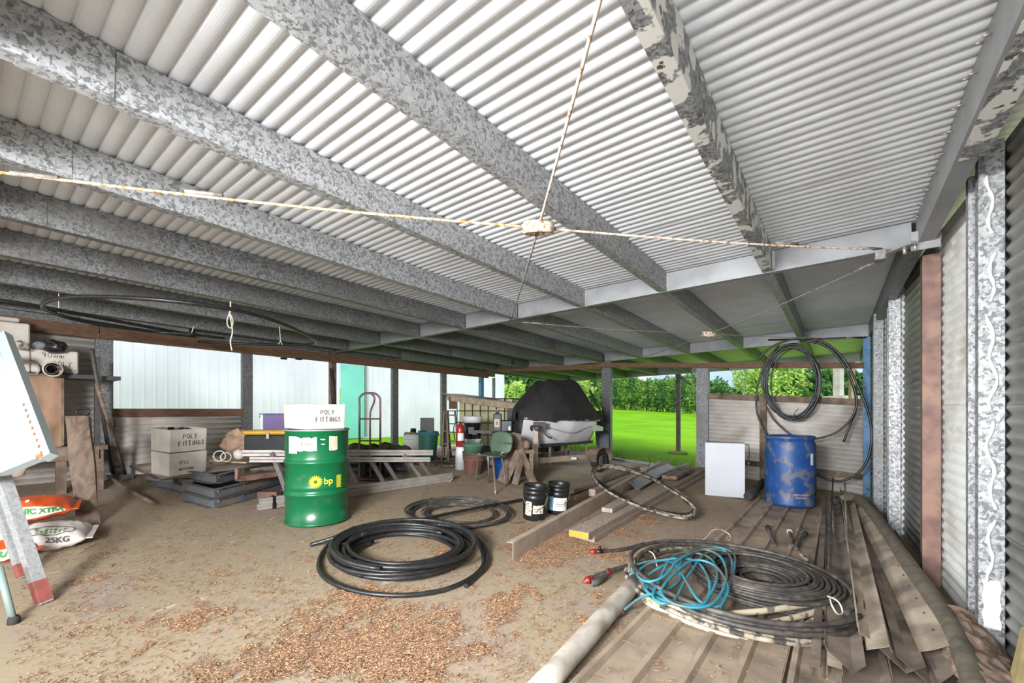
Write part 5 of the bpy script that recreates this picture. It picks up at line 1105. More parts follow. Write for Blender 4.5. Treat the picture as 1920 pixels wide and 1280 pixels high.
# ================================================================ ribbed sheets on the floor (right front)
def deckprof(x, pitch=.19):
    q = (x % pitch)/pitch; H_ = .030
    return H_ if q < .13 else (H_*(1-(q-.13)/.07) if q < .20 else (0 if q < .93 else H_*(q-.93)/.07))
def floorsheet(lab, w0, n, u0, u1, h0, mt, sag=0, nm='ribbed_sheet', skew=0):
    t = thing(nm, lab, 'sheet metal', S((u0+u1)/2, w0+n*.095, h=h0), group='ribbed roof sheets lying on the floor')
    m = MB(); xs = sorted(set([round(i*.19+q*.19, 4) for i in range(n) for q in (0,.13,.20,.93)]+[n*.19]))
    us = [u0+(u1-u0)*i/12 for i in range(13)]; vs = [S(u_, w0+x+skew*(u_-u0), h=h0+deckprof(x if x < n*.19 else 0)+.004*math.sin(u_*2.1+x*3)) for u_ in us for x in xs]; k = len(xs)
    m.add(vs, [(a*k+i, a*k+i+1, (a+1)*k+i+1, (a+1)*k+i) for a in range(12) for i in range(k-1)]); m.build('sheet_body', M[mt], t, solid=.0015); return t
floorsheet('bottom ribbed sheet, its left edge beside the white pvc pipe', -1.005, 4, .55, 7.0, .004, 'deck', skew=.01)
floorsheet('upper ribbed sheet overlapping under the hose pile', -.99, 4, 1.2, 7.15, .016, 'deck', skew=.01)
floorsheet('narrow ribbed sheet on the right, under the flashings', -.20, 3, .55, 6.9, .03, 'deck', skew=.0)
floorsheet('dark ribbed sheet against the right wall', .02, 3, .7, 7.3, .045, 'flash_dark', skew=-.02)
# folded flashings fanned out
FL = [ # near px, far px, height near/far, profile (x,z), material, label
 ((1600,1262),(1566,935),.10,.08,[(-.11,.05),(-.10,.03),(0,.0),(.05,.03)],'flash_dark','wide dark flashing with a pointed front end by the red fitting'),
 ((1624,1195),(1580,918),.16,.14,[(-.035,.03),(-.03,.05),(-.028,.0),(.045,-.03)],'flash_tan','narrow channel flashing with a raised lip right of the hose pile'),
 ((1650,1225),(1592,925),.15,.12,[(-.05,-.02),(.04,.03),(.05,.0)],'flash_tan','tan flashing, third from the hose pile, flat top'),
 ((1700,1262),(1600,930),.08,.10,[(-.10,.05),(0,-.0),(.08,.02),(.088,.005)],'flash_dark','dark valley flashing between the two tan ones'),
 ((1768,1225),(1612,935),.17,.16,[(-.075,-.05),(-.03,-.005),(.05,.04),(.055,.02)],'flash_tan','broad tan flashing with a row of nail slots, next to the black pipe'),
 ((1565,1275),(1556,940),.05,.05,[(-.03,0),(-.03,.05),(.03,.05),(.03,0)],'flash_tan','straight capping strip left of the dark flashing'),
 ((1528,1275),(1546,940),.05,.05,[(-.02,0),(-.02,.055),(.02,.055),(.02,0)],'flash_dark','dark square channel on the ribbed sheets'),
 ((1750,1290),(1620,945),.06,.05,[(-.12,.06),(0,0),(.1,.07)],'flash_dark','lowest dark flashing near the log'),
]
FLO = []
for (a, b, ha, hb, pr, mt, lab) in FL:
    p, q = F(*a, ha), F(*b, hb); t = thing('roof_flashing', lab, 'flashing', p.lerp(q,.5), group='folded metal flashings')
    d = (q-p).normalized(); m = MB(); sd_ = d.cross(Vector((0,0,1))).normalized(); n = len(pr); vs = []
    for i in range(9):
        c = p.lerp(q, i/8)+Vector((0,0,.015*math.sin(i*.8))); k = 1
        for j, (x, z) in enumerate(pr): vs.append(c+sd_*x*1.0+Vector((0,0,z))+(d*.10*(abs(x)/.1) if i == 0 else Vector()))
    m.add(vs, [(i*n+j, i*n+j+1, (i+1)*n+j+1, (i+1)*n+j) for i in range(8) for j in range(n-1)]); m.build('flashing_body', M[mt], t, solid=.0018); FLO.append((t,p,q,sd_,d))
t, p, q, sd_, d = FLO[4]
for i in range(12):
    m = MB(); c = p.lerp(q, .05+.05*i)+sd_*.0+Vector((0,0,.020+.015*math.sin((.05+.05*i)*8*.8))); m.beam(c-d*.012, c+d*.012, .004, .004); m.build('nail_slot', M['ink'], t)
# thin rods on the flashings
hosething('steel_rod', 'thin dark rod lying along the flashings', F(1560,1000,.15), [([F(1562,895,.35), F(1557,1000,.16), F(1549,1120,.12)], .009)], 'black_hose', 'rod')
hosething('steel_rod', 'thin pale rod leaning up from the flashings at the far end', F(1582,920,.2), [([F(1584,905,.42), F(1585,945,.2), F(1588,1010,.16)], .009)], 'rod_grey', 'rod')
# fat black pipe and log along the right wall
P_ = spl([F(1569,938,.14), F(1590,932,.20), F(1612,936,.22), F(1640,966,.22), F(1672,1010,.22), F(1705,1060,.22), F(1745,1115,.22), F(1785,1180,.2), F(1822,1260,.18), F(1850,1340,.16)], 6)
t = thing('rubber_pipe', 'thick dirty black rubber pipe along the foot of the right wall', 'pipe', P_[20]); m = MB(); m.tube(P_, .05, 14); m.build('pipe_body', mat('mouldy_rubber_pipe', (104,95,82), (80,74,64), 22, .85, 0, .4, c3=(112,104,86), s3=8, f3=(.4,.8)), t)
m = MB(); m.tube([P_[0]+(P_[0]-P_[3]).normalized()*.06, P_[2]], .056, 12); m.build('pipe_end', M['rubber'], t)
a, b = F(1795,1185,.14), F(1872,1292,.14); t = thing('log', 'short rough barked log at the foot of the near galvanised post', 'log', a.lerp(b,.5))
m = MB(); d = (b-a); sd_ = d.normalized().cross(Vector((0,0,1))); 
def lg(u_, v_):
    an = 2*PI*v_; c = a-d*.12+d*1.5*u_; n1 = noise.noise(Vector((u_*4, math.cos(an)*1.5, math.sin(an)*1.5)))*.014-abs(noise.noise(Vector((u_*5, math.cos(an)*6, math.sin(an)*6))))*.05-abs(noise.noise(Vector((u_*16, math.cos(an)*9, math.sin(an)*9))))*.016
    r = .135+n1; return c+sd_*math.cos(an)*r+Vector((0,0,math.sin(an)*r*.8))
m.grid(lg, 60, 70); m.build('bark', M['bark'], t)
m = MB(); c = a-d*.12; m.lathe([(0,0),(.125,0)], 24, (0,0,0), Matrix.Translation(c) @ Vector((0,0,1)).rotation_difference(-d.normalized()).to_matrix().to_4x4()); m.build('cut_end', M['timber_grey'], t)
t = thing('yellow_timber', 'yellow ended timber poking in at the bottom right corner', 'timber', F(1915,1262,.2)); a, b = AT(1912,1225,1.95), AT(1895,1330,1.9); m = MB(); m.beam(AT(1935,1180,2.0), AT(1902,1330,1.75), .05, .05, up=(1,0,0)); m.build('timber_body', mat('aged_yellow_timber', (176,156,110), (150,130,90), 9), t)

# ---- blue drum with lettering and the black drum behind
p = F(1480, 944, .03); t = thing('plastic_drum', 'scuffed blue plastic drum standing on the ribbed sheets', 'drum', p); RB = 90*p.y/FP/2*.985*.92; HB_ = AT(0,816,p.y).z-p.z
pr = [(0,.0),(RB*.93,.0),(RB*1.0,.02),(RB*1.0,.05),(RB*.965,.065),(RB*.985,HB_*.2),(RB*1.0,HB_*.45),(RB*1.0,HB_*.6),(RB*.97,HB_*.9),(RB*.93,HB_*.945),(RB*1.0,HB_*.955),(RB*1.01,HB_*.98),(RB*.98,HB_),(RB*.9,HB_),(RB*.88,HB_*.975),(0,HB_*.97)]
m = MB(); m.lathe(pr, 56, wob=lambda a, z: 1+.006*math.sin(a*3+z*5)); m.build('drum_body', M['blue_drum'], t, world=False)
VB = math.atan2(-p.y, -p.x)
M['drum_print'] = mat('faded_tan_print', (196,158,116), (150,130,120), 60)
g = cyl(RB, VB-.02, HB_*.165, .004); m = MB(); m.tube([g(.045*math.cos(2*PI*i/20), .045*math.sin(2*PI*i/20)) for i in range(20)], .0025, 4, closed=True); m.build('logo_ring', M['drum_print'], t, world=False)
printc(t, 'H', .035, cyl(RB, VB-.02, HB_*.165+.017, .004), 'drum_print', bold=.0008); printc(t, 'H', .035, cyl(RB, VB-.02, HB_*.165-.017, .004), 'drum_print', bold=.0008)
printc(t, 'INDY LAUNDRY', .034, cyl(RB, VB+.50, HB_*.165+.018, .004), 'drum_print', bold=.0008, sx=.80); printc(t, 'INDUSTRIES', .030, cyl(RB, VB+.46, HB_*.165-.022, .004), 'drum_print', bold=.0008, sx=.82)
label_on(t, RB*1.0, VB+.98, HB_*.68, .05, .15, 'white', 'white_sticker')
q = F(1508, 938, .03)+Vector((.12,.38,0)); t = thing('plastic_drum', 'black drum half hidden behind the blue drum', 'drum', Vector((q.x,q.y,p.z))); m = MB(); m.lathe([(0,0),(.25,0),(.265,.03),(.27,.4),(.26,.78),(.24,.80),(.25,.82),(0,.82)], 36); m.build('drum_body', M['black'], t, world=False)
# ---- white cabinet
a = F(1322, 927); b = F(1397, 937); yaw = math.atan2(b.y-a.y, b.x-a.x); Wd = (Vector((b.x-a.x,b.y-a.y))).length; Hh = AT(0,827,a.y).z-a.z
t = thing('white_cabinet', 'plain white metal cabinet standing by the second end post', 'cabinet', Vector((a.x,a.y,(a.z+b.z)/2)), yaw)
m = MB(); m.box((Wd*.5, .15, Hh/2), (Wd, .26, Hh), bev=.008); m.build('cabinet_body', M['hull_grey'], t, world=False)
m = MB(); m.box((Wd*.5, .01, Hh/2+.003), (Wd*1.0, .02, Hh*.99), bev=.005); m.build('door', mat('white_cabinet_door', (188,188,192), (182,182,186), 3, .4), t, world=False)
m = MB(); m.tube(spl([(Wd+.005,.10,Hh*.98),(Wd+.05,.12,Hh*.95),(Wd+.06,.13,Hh*.80),(Wd+.05,.14,Hh*.66)],5), .006, 6); m.build('cord', M['black'], t, world=False); m = MB(); m.box((Wd+.05,.14,Hh*.63), (.03,.03,.05), bev=.005); m.build('plug', M['black'], t, world=False)
t = thing('dark_pipe', 'dark short pipe lying between the white cabinet and blue drum', 'pipe', F(1415,915,.1)); m = MB(); m.tube([F(1402,930,.1), F(1432,903,.16)], .055, 12); m.build('pipe_body', M['rubber'], t)

# ---- coils hung at the far end
t = thing('hanging_pipe_coil', 'thick small coil of black pipe hanging at the end wall', 'pipe coil', PU(1487,715,8.55)); rr = random.Random(9)
for k in range(9):
    cx, cy = 1483+rr.uniform(-3,5)+k*.7, 716+rr.uniform(-4,5); rx, ry = 49+rr.uniform(-3,6), 66+rr.uniform(-3,5); u_ = 8.5+.02*rr.uniform(-3,3)
    m = MB(); m.tube([PU(cx+rx*math.cos(a), cy+ry*math.sin(a), u_) for a in [2*PI*i/44 for i in range(44)]], .014, 7, closed=True); m.build('hose', M['black_pipe'], t)
for (x, y) in ((1491,772),(1530,640)): m = MB(); q = PU(x,y,8.44); m.tube([q+Vector((-.02,0,-.05)), q, q+Vector((.05,0,.05))], .006, 5); m.build('tie', M['black'], t)
def pu(pts, u_): return spl([PU(x, y, u_) for x, y in pts], 7)
hosething('hanging_pipe', 'long loop of pipe hanging left of the small coil and behind the blue drum', PU(1430,720,8.6), [(pu([(1461,648),(1440,672),(1424,710),(1418,745),(1420,775),(1430,800),(1437,815)],8.62), .016)], 'black_pipe', 'pipe')
hosething('hanging_pipe', 'large open loop of pipe reaching almost to the floor at the corner', PU(1560,740,8.2), [(pu([(1421,675),(1440,655),(1470,640),(1510,634),(1545,642),(1575,665),(1598,700),(1618,745),(1632,790),(1634,830),(1625,865),(1605,890),(1578,901),(1550,897),(1522,886)],8.2), .017)], 'black_pipe', 'pipe')
hosething('hanging_pipe', 'middle loop of pipe sweeping from the top down to the drum rim', PU(1560,740,8.3), [(pu([(1500,638),(1540,645),(1565,662),(1588,695),(1604,735),(1605,765),(1592,790),(1565,812),(1530,822),(1500,820)],8.35), .016)], 'black_pipe', 'pipe')
hosething('hanging_pipe', 'loop of pipe ending in a free tail right of the blue drum', PU(1590,740,8.3), [(pu([(1530,641),(1565,660),(1590,700),(1604,740),(1604,770),(1594,795),(1582,828)],8.42), .016)], 'black_pipe', 'pipe')
hosething('hanging_pipe', 'curved pipe falling from the small coil to the blue drum', PU(1460,790,8.45), [(pu([(1437,762),(1450,785),(1470,805),(1490,820)],8.5), .016)], 'black_hose', 'pipe')
# roof purlin pipe lying on top of the far rafter
hosething('overhead_pipe', 'thin pipe tied along the far rafter above the coils', PU(1500,636,8.75), [([PU(1440,637,8.8), PU(1625,632,8.75)], .012)], 'black_pipe', 'pipe')

# ---- big loop hanging under the roof at left
z_ = 2.26
P_ = spl([PZ(x, y, z_) for x, y in ((363,626),(290,622),(200,608),(130,596),(90,582),(80,574),(90,564),(130,557),(190,556),(260,559),(330,565),(400,574),(460,585),(520,603),(570,625),(592,639),(585,645),(540,646),(480,645),(372,641))], 6)
hosething('hanging_pipe_loop', 'wide loop of black pipe slung under the purlins at the left', P_[50], [(P_, .018)], 'black_pipe', 'pipe')
P_ = spl([PZ(x, y, 2.30) for x, y in ((-40,558),(60,572),(200,598),(330,622),(420,634))], 6)
hosething('overhead_pipe', 'long straight black pipe above the left foam boxes', P_[8], [(P_, .018)], 'black_pipe', 'pipe')
def cord(lab, pts, r=.005, knot=None):
    t = thing('hanging_rope', lab, 'rope', pts[0]); m = MB(); m.tube(spl(pts, 4), r, 5); m.build('cord', M['rope'], t)
    if knot: m = MB(); m.tube(spl(knot, 5), r, 5); m.build('knot', M['rope'], t)
Yk = 4.7
K_ = lambda x, y: AT(x, y, Yk)
cord('long cream rope with a looped knot hanging below the purlins', [K_(430,518), K_(432,560), K_(432,582)], .007, [K_(432,582),K_(426,600),K_(428,612),K_(434,614),K_(437,602),K_(431,588),K_(433,600),K_(436,622),K_(432,640),K_(435,657)])
cord('short cream cord tied at the left bend of the hanging loop', [AT(110,547,4.4), AT(110,575,4.4), AT(109,590,4.4)], .004, [AT(103,589,4.4),AT(109,591,4.4),AT(114,593,4.4)])
cord('short cream cord at the right end of the hanging loop', [AT(524,612,5.6), AT(526,640,5.6)], .005, [AT(522,645,5.6),AT(526,640,5.6),AT(529,646,5.6)])
cord('little cream cord at the open end of the hanging loop', [AT(363,612,5.2), AT(358,628,5.2)], .005)

# ================================================================ LEFT SIDE
# wooden bench, shelf, crate
bt = thing('work_bench', 'rough timber bench behind the leaning plank', 'bench', S(.7,-7.0,h=0))
zB = PW(100,838,-6.8).z
def wb(u, w, z, su, sw, sz): m = MB(); m.box((0,0,0), (su,sw,sz), Matrix.Translation(S(u,w,z)) @ Matrix.Rotation(RZ,4,'Z')); return m
wb(.1,-7.05,zB-.025,2.1,.66,.05).build('bench_top', M['timber_grey'], bt); wb(.1,-6.74,zB-.10,1.95,.04,.10).build('apron', M['timber_grey'], bt)
for u in (-.85,.15,.78,1.08):
    g0 = fz(*S(u,-6.8).xy); wb(u,-6.8,(g0+zB-.05)/2,.08,.08,zB-.05-g0).build('leg', M['timber_grey'], bt)
t = thing('wooden_crate', 'stained brown wooden crate standing on the bench', 'crate', S(.55,-7.0,zB)); zT = PW(85,705,-6.85).z
u0 = PW(36,705,-6.85).dot(E1); u1 = PW(115,705,-6.85).dot(E1)
wb((u0+u1)/2,-7.02,(zB+zT)/2,u1-u0,.34,zT-zB).build('crate_body', M['crate'], t); wb(u1+.01,-7.02,(zB+zT)/2,.02,.36,zT-zB-.02).build('side_board', M['timber_grey'], t); wb((u0+u1)/2,-7.02,zT+.01,u1-u0+.05,.38,.02).build('top_board', M['timber_grey'], t)
zS = PW(140,702,-6.9).z
t = thing('shelf_board', 'dark board shelf running to the wall right of the crate', 'shelf', S(.9,-7.1,zS-.05)); wb(.55,-7.12,zS-.02,1.5,.40,.045).build('board', M['jerry'], t)
t2q = thing('timber_upright', 'thin dark upright carrying the shelf end beside the post', 'post', S(1.1,-7.1,h=0)); g0 = fz(*S(1.1,-7.1).xy); wb(1.10,-6.98,(g0+1.35+.62)/2,.05,.05,1.35+.62-g0).build('upright', M['tank_steel'], t2q)
# foam boxes on the shelf
def afoam(lab, x0, y0, x1, y1, wf, dp=.3, yaw=0, grp='foam boxes of pipe fittings'):
    a, b = PW(x0,y1,wf), PW(x1,y1,wf); xm = (x0+x1)/2; h_ = PW(xm,y0,wf).z-PW(xm,y1,wf).z; w_ = (b-a).length; c_ = (a+b)/2; t = thing('foam_box', lab, 'box', Vector((c_.x, c_.y, PW(xm,y1,wf).z))-E2*dp/2, RZ, group=grp)
    m = MB(); m.box((0,0,h_/2), (w_,dp,h_), bev=.012); m.build('box_body', M['foam'], t, world=False); return t, w_, h_, dp
t, w_, h_, dp = afoam('long foam box marked 90mm POLY FITTINGS on the shelf', 57, 656, 147, 699, -6.95, .34)
face_strokes(t, [('90mm', -.10, 1), ('  POLY', -.10, .9), ('FITTINGS', -.10, .9)], -.0, h_*.66, dp, .058, 6, .0026)
afoam('blank foam box end just left of the 90mm box', 28, 655, 57, 697, -6.93)
afoam('tall foam box on top at the far left edge', -60, 601, 56, 654, -6.98)
t, w_, h_, dp = afoam('flat pale offcut lying on the tall foam box', -40, 592, 37, 600, -7.0, .2); 
def pvc(lab, x, y, rpx, Y, ln, mt, yaw=.0):
    c = AT(x, y, Y); r = rpx*Y/FP; t = thing('pvc_fitting', lab, 'pipe fitting', c-Vector((0,0,r))); R_ = Matrix.Translation(c) @ Matrix.Rotation(yaw*.5+.83,4,'Z') @ Matrix.Rotation(-PI/2,4,'X')
    m = MB(); m.lathe([(r*.84,0),(r,0),(r,.05),(r*.93,.055),(r*.93,ln),(r*.80,ln),(r*.80,.04),(r*.84,0)], 28, (0,0,0), R_); m.build('pipe_body', M[mt], t); return t
pvc('large white pvc socket on the crate, left one', 54, 691, 14.5, 4.6, .25, 'pvc', .0); pvc('white pvc socket with a dark fitting inside, right one on the crate', 99, 692, 14, 4.62, .28, 'pvc', -.1); pvc('dark fitting nested inside the right pvc socket', 97, 692, 9, 4.58, .2, 'jerry', -.1)
pvc('small tan pipe end above the two sockets', 73, 681, 7.5, 4.75, .3, 'pvc', .2); pvc('small white pipe end at the left beside the foam box', 38, 645, 8, 4.45, .12, 'pvc', .3); pvc('small pipe end leaning behind the white panel', 30, 668, 7, 4.3, .2, 'pvc', .6)
# welding goggles
q = PW(85,648,-6.9); t = thing('face_mask', 'black full face mask with round lens on the 90mm foam box', 'mask', q); m = MB(); m.blob(q+Vector((.03,.06,.0)), (.13,.09,.07), 9, .25, seed=2); m.build('mask_body', M['black'], t)
m = MB(); R_ = Matrix.Translation(q+Vector((-.04,-.035,.0))) @ Matrix.Rotation(PI/2,4,'X') @ Matrix.Scale(1.6,4,(1,0,0)); m.lathe([(0,.01),(.035,.01),(.042,0),(.042,-.02)], 20, (0,0,0), R_); m.build('lens', M['glass_dark'], t)
m = MB(); m.tube([q+Vector((.02,-.03,.05)), q+Vector((.12,-.03,.03)), q+Vector((.17,.0,-.03))], .015, 6); m.build('strap', M['black'], t)
# leaning plank
b0, b1 = F(143,989), F(188,983); a0, a1 = AT(124,781,b0.y+.42), AT(169,781,b0.y+.45); t = thing('leaning_plank', 'wide weathered plank leaning on the bench', 'plank', (b0+b1)/2)
m = MB(); m.grid(lambda u_, v_: (b0.lerp(b1,u_)).lerp(a0.lerp(a1,u_), v_)+Vector((.006*math.sin(v_*9+u_*3),0,0)), 3, 12, False); o = m.build('plank_body', mat('knotty_old_timber', (128,108,92), (92,74,62), 5, .85, 0, .3, stretch=(2,2,.5), c3=(70,56,48), s3=4, f3=(.52,.7), dist=1.5), t, solid=.04)
# shovel, hoe, pick
Ys = 4.6
t = thing('shovel', 'shovel with d shaped handle behind the leaning plank', 'shovel', F(160,900)); P1 = lambda x, y: AT(x, y, Ys-.2)
m = MB(); m.tube([P1(155,779), F(158,905,.05)], .014, 8); m.build('shaft', M['timber_grey'], t); m = MB(); m.tube(spl([P1(155,779),P1(146,777),P1(144,767),P1(166,767),P1(165,777),P1(155,779)],4), .010, 6); m.build('grip', M['black'], t)
Q0 = F(225,902); 
for (lab, top, bot, mt, blade) in (('long handled tool leaning left of the galvanised post, nearest the wall', (172,655,4.75), (212,893), 'tank_steel', 0), ('flat bladed tool leaning across the foot of the left post', (181,720,4.7), (236,893), 'timber_grey', 1)):
    b = F(*bot, .03); a = AT(*top); t = thing('garden_tool', lab, 'tool', b); m = MB(); m.tube([a, b], .020, 8); m.build('shaft', M[mt], t)
    m = MB(); m.box((0,0,0), (.16,.03,.07), Matrix.Translation(b+Vector((.02,-.02,.0))) @ Matrix.Rotation(.5,4,'Z')); m.build('blade', M['tank_steel'], t)
t = thing('pick_handle', 'brown pick handle lying on the floor by the left post', 'tool', F(245,925)); m = MB(); m.tube([F(208,895,.12), F(230,912,.07), F(287,943,.03)], .019, 8); m.build('shaft', M['timber_grey'], t); m = MB(); m.beam(F(203,888,.2), F(218,903,.05), .05, .02); m.build('blade', M['tank_steel'], t)
# bags
def bag(lab, c, lx, ly, lz, rz, mt, seed, zoff=0):
    t = thing('fertiliser_bag', lab, 'bag', c, rz, True)
    m = MB()
    def f(u_, v_):
        x = 2*u_-1; th = 2*PI*v_; e = (1-abs(x)**3.2)**.5 if abs(x) < 1 else 0; cs, sn = math.cos(th), math.sin(th)
        y = math.copysign(abs(cs)**.6, cs)*ly/2*(.86+.14*e); z = math.copysign(abs(sn)**.85, sn)*lz/2*e
        n1 = .018*noise.noise(Vector((x*3, y*6, seed+z*4)))+.012*noise.noise(Vector((x*9, y*14, seed)))
        z0 = lz/2+z+n1; return Vector((x*lx/2, y, max(z0, .002) if zoff == 0 else z0))
    m.grid(f, 40, 40); o = m.build('bag_body', M[mt], t, world=False)
    m = MB(); m.box((lx/2+.01,0,lz/2), (.05,ly*.84,.008)); m.build('seam', M[mt], t, world=False); m = MB(); m.box((-lx/2-.01,0,lz/2), (.05,ly*.84,.008)); m.build('seam', M[mt], t, world=False)
    def top(x, y):    # point on the upper front surface, y measured down the front
        best = None
        X = 2*x/lx; e = max(.001, 1-abs(X)**3.2)**.5; s_ = y
        th = s_; cs, sn = math.cos(th), math.sin(th); yy = math.copysign(abs(cs)**.6, cs)*ly/2*(.86+.14*e); zz = math.copysign(abs(sn)**.85, sn)*lz/2*e
        n1 = .018*noise.noise(Vector((X*3, yy*6, seed+zz*4)))+.012*noise.noise(Vector((X*9, yy*14, seed)))
        k = 1.035; return Vector((x, yy*k, lz/2+zz*k+n1+.001))
    return t, top
def bagprint(t, top, txt, size, x0, th0, kth, mt, bold=.003, sx=1):
    v, f = font_verts(txt, size, bold=bold, sx=sx); m = MB(); m.add([top(x0+a, th0-b*kth)+Vector((0,-.006,.004)) for a, b in v], f); return m.build('lettering', M[mt], t, world=False, kind='stuff')
def bagpatch(t, top, x0, x1, tha, thb, mt, n=14, nm='printed_band', ell=False, k=1.0):
    m = MB()
    def f(u_, v_):
        if ell:
            r = u_; a = 2*PI*v_; return top((x0+x1)/2+(x1-x0)/2*r*math.cos(a), (tha+thb)/2+(thb-tha)/2*r*math.sin(a))+Vector((0,-.0,-.0006))
        return top(x0+(x1-x0)*u_, tha+(thb-tha)*v_)+Vector((0,0,-.0006))
    m.grid(f, n if not ell else 5, 8 if not ell else 24); return m.build(nm, M[mt], t, world=False, kind='stuff')
cw = F(52, 1040)+Vector((-.12,.13,0)); 
t, top = bag('white 25kg fertiliser bag with green print, lying on the floor', cw, .64, .42, .17, .66, 'bag_white', 3)
bagprint(t, top, '25KG', .052, .17, 2.95, 11, 'print_grey', .0015)
m = MB(); m.tube([top(.12+.13*math.cos(a), 2.05+.42*math.sin(a)) for a in [2*PI*i/30 for i in range(30)]], .003, 4, closed=True); m.build('printed_ring', M['print_grey'], t, world=False)

for i in range(7): bagpatch(t, top, .04+.025*i, .052+.025*i, 1.85+.05*(i%2), 2.0+.04*(i%3), 'print_green', 2); bagpatch(t, top, .05+.023*i, .06+.023*i, 2.12, 2.28-.05*(i%2), 'print_green', 2)
co = F(-45, 1062)+Vector((-.14,.10,0)); t, top = bag('orange bag printed XTRA at the bottom left, under the trestle', co, .62, .42, .15, .74, 'orange', 5)
bagpatch(t, top, -.05, .29, 2.55, 3.6, 'print_white'); bagprint(t, top, 'XTRA', .07, .12, 3.0, 11, 'print_green', .003)
c2_ = F(0, 985, .16)+Vector((-.10,.12,0)); t, top = bag('orange ORGANIC XTRA bag lying across the other two bags', c2_, .76, .40, .17, .72, 'orange', 8, 1)
bagpatch(t, top, -.12, .345, 2.5, 3.5, 'print_white', ell=True); bagprint(t, top, 'ORGANIC XTRA', .052, .14, 3.0, 11, 'print_green', .0025)
for i in range(5): bagpatch(t, top, -.12+i*.06, -.10+i*.06, 1.9, 2.15, 'print_white', 2)
# white enamel panel box on a tubular trestle
p0, p1, p2, p3 = AT(-60,560,2.75), AT(-8,625,2.72), AT(76,855,2.35), AT(0,886,2.32)
t = thing('enamel_panel', 'white enamelled steel panel with rusty edge tilted at the left', 'panel', p3)
nrm = (p2-p1).cross(p3-p2).normalized(); 
if nrm.y < 0: nrm = -nrm
p4 = AT(-90,900,2.3); th = .045
m = MB(); fr_ = [p0, p1, p2, p3, p4]; n = 5; m.add([q for q in fr_]+[q+nrm*th for q in fr_], [tuple(range(5)), tuple(range(5,10))[::-1]]+[(i,(i+1)%5,(i+1)%5+5,i+5) for i in range(5)]); m.build('panel_body', M['enamel'], t)
m = MB(); e = (p2-p1).normalized(); o_ = Vector((.028,0,0)); m.beam(p1+o_+nrm*.02, p2+o_+nrm*.02, .055, .05, up=nrm); m.build('rolled_edge', M['enamel'], t, label='rolled white edge with rust spots')
m = MB(); 
for i in range(9): q = p1.lerp(p2, .62+.045*i)+Vector((.02,0,0))-nrm*.012; m.blob(q, (.004,.003,.010), 4, .6, seed=i)
m.blob(p2+Vector((.0,0,.0)), (.022,.02,.012), 6, .5, seed=4); m.build('rust_spots', mat('rust', (176,112,54), (140,84,44), 30), t, kind='stuff')
t = thing('tube_trestle', 'galvanised square tube trestle with red feet, front left', 'trestle', F(85,1130)); GT = galv('worn_galvanised_tube', 146, 160, 172, 90); TF = mat('red_paint_remains', (142,74,64), (118,64,58), 20, .7)
for (tx, ty, bx_, by, w_) in ((-3,872,84,1130,.055),(-8,925,44,1082,.045)):
    b = F(bx_, by); a = AT(tx, ty, b.y+.03); m = MB(); m.beam(a, b, w_, w_, up=(.3,1,0)); lg_ = m.build('leg', GT, t)
    m = MB(); m.beam(b.lerp(a,.01), b.lerp(a,.16), w_+.004, w_+.004, up=(.3,1,0)); m.build('painted_foot', TF, lg_, label='red painted foot')
t = thing('crutch_pole', 'thin pale green pole with a black rubber foot, bottom left', 'pole', F(26,1168)); b = F(26,1168); m = MB(); m.tube([b, AT(-2,1062,b.y+.02)], .016, 10); m.build('pole', mat('pale_green_tube', (124,140,133), None, rough=.4), t); m = MB(); m.lathe([(0,-.01),(.026,-.01),(.024,.03),(.018,.04)], 14, b); m.build('rubber_foot', M['rubber'], t)
q = AT(32,882,3.4); t = thing('pale_cup', 'small pale cup shaped fitting hanging under the enamel panel', 'pipe fitting', q); m = MB(); m.lathe([(.01,-.05),(.04,-.04),(.05,.0),(.055,.01),(.03,.02)], 14, q); m.build('cup_body', M['pvc'], t)

# ================================================================ hose pile right front
cD = F(1390, 1108, .03)
t = thing('hose_coil', 'flat dense coil of thin dusty black hose on the ribbed sheets', 'pipe coil', cD+Vector((.22,.05,0)))
cc = cD+Vector((.20,.03,.02))
for k, (r0, r1, tn, z0, z1, sd, ov) in enumerate(((.10,.50,14.5,.01,.02,31,.92),(.50,.14,13.3,.04,.05,32,.9),(.18,.50,12.4,.07,.09,33,.9),(.48,.30,7.4,.10,.13,34,.9))):
    m = MB(); m.tube(coil_pts(cc+Vector((-.02*k,.0,0)), r0, r1, tn, z0, z1, sd, 40, ov, .2, .012, .006, a0=k*1.7), .0115, 7); m.build('hose', M['black_hose'], t)
t = thing('pipe_coil', 'mud caked thick pipe looped around the thin hose coil', 'pipe coil', cD)
rings = [(.735,.80,.03,41,0),(.70,.76,.06,42,1),(.77,.78,.02,43,0),(.66,.70,.08,44,1),(.72,.74,.11,45,1)]
for k, (r0, r1, z, sd, mk) in enumerate(rings):
    m = MB(); m.tube(coil_pts(cD+Vector((.0,-.0,0)), r0, r1, 1.0 if k != 2 else 1.3, z, z+.02, sd, 60, .93, .1, .05, .02, a0=k*1.3), .0155, 8); m.build('hose', M['mud_pipe' if mk == 0 else 'black_hose'], t)
kp = [(1245,1133,.08),(1330,1150,.10),(1420,1146,.12),(1500,1135,.12),(1560,1128,.10)]
m = MB(); m.tube(spl([F(*q) for q in kp], 6), .019, 8); m.build('hose', M['mud_pale'], t)
kp = [(1240,1140,.04),(1300,1168,.05),(1380,1190,.05),(1448,1192,.05),(1500,1178,.06),(1550,1148,.08)]
m = MB(); m.tube(spl([F(*q) for q in kp], 6), .020, 8); m.build('hose', M['mud_pale'], t)
kp = [(1196,1100,.05),(1215,1130,.05),(1270,1150,.06),(1340,1168,.08),(1420,1170,.09),(1500,1155,.10),(1560,1135,.10)]
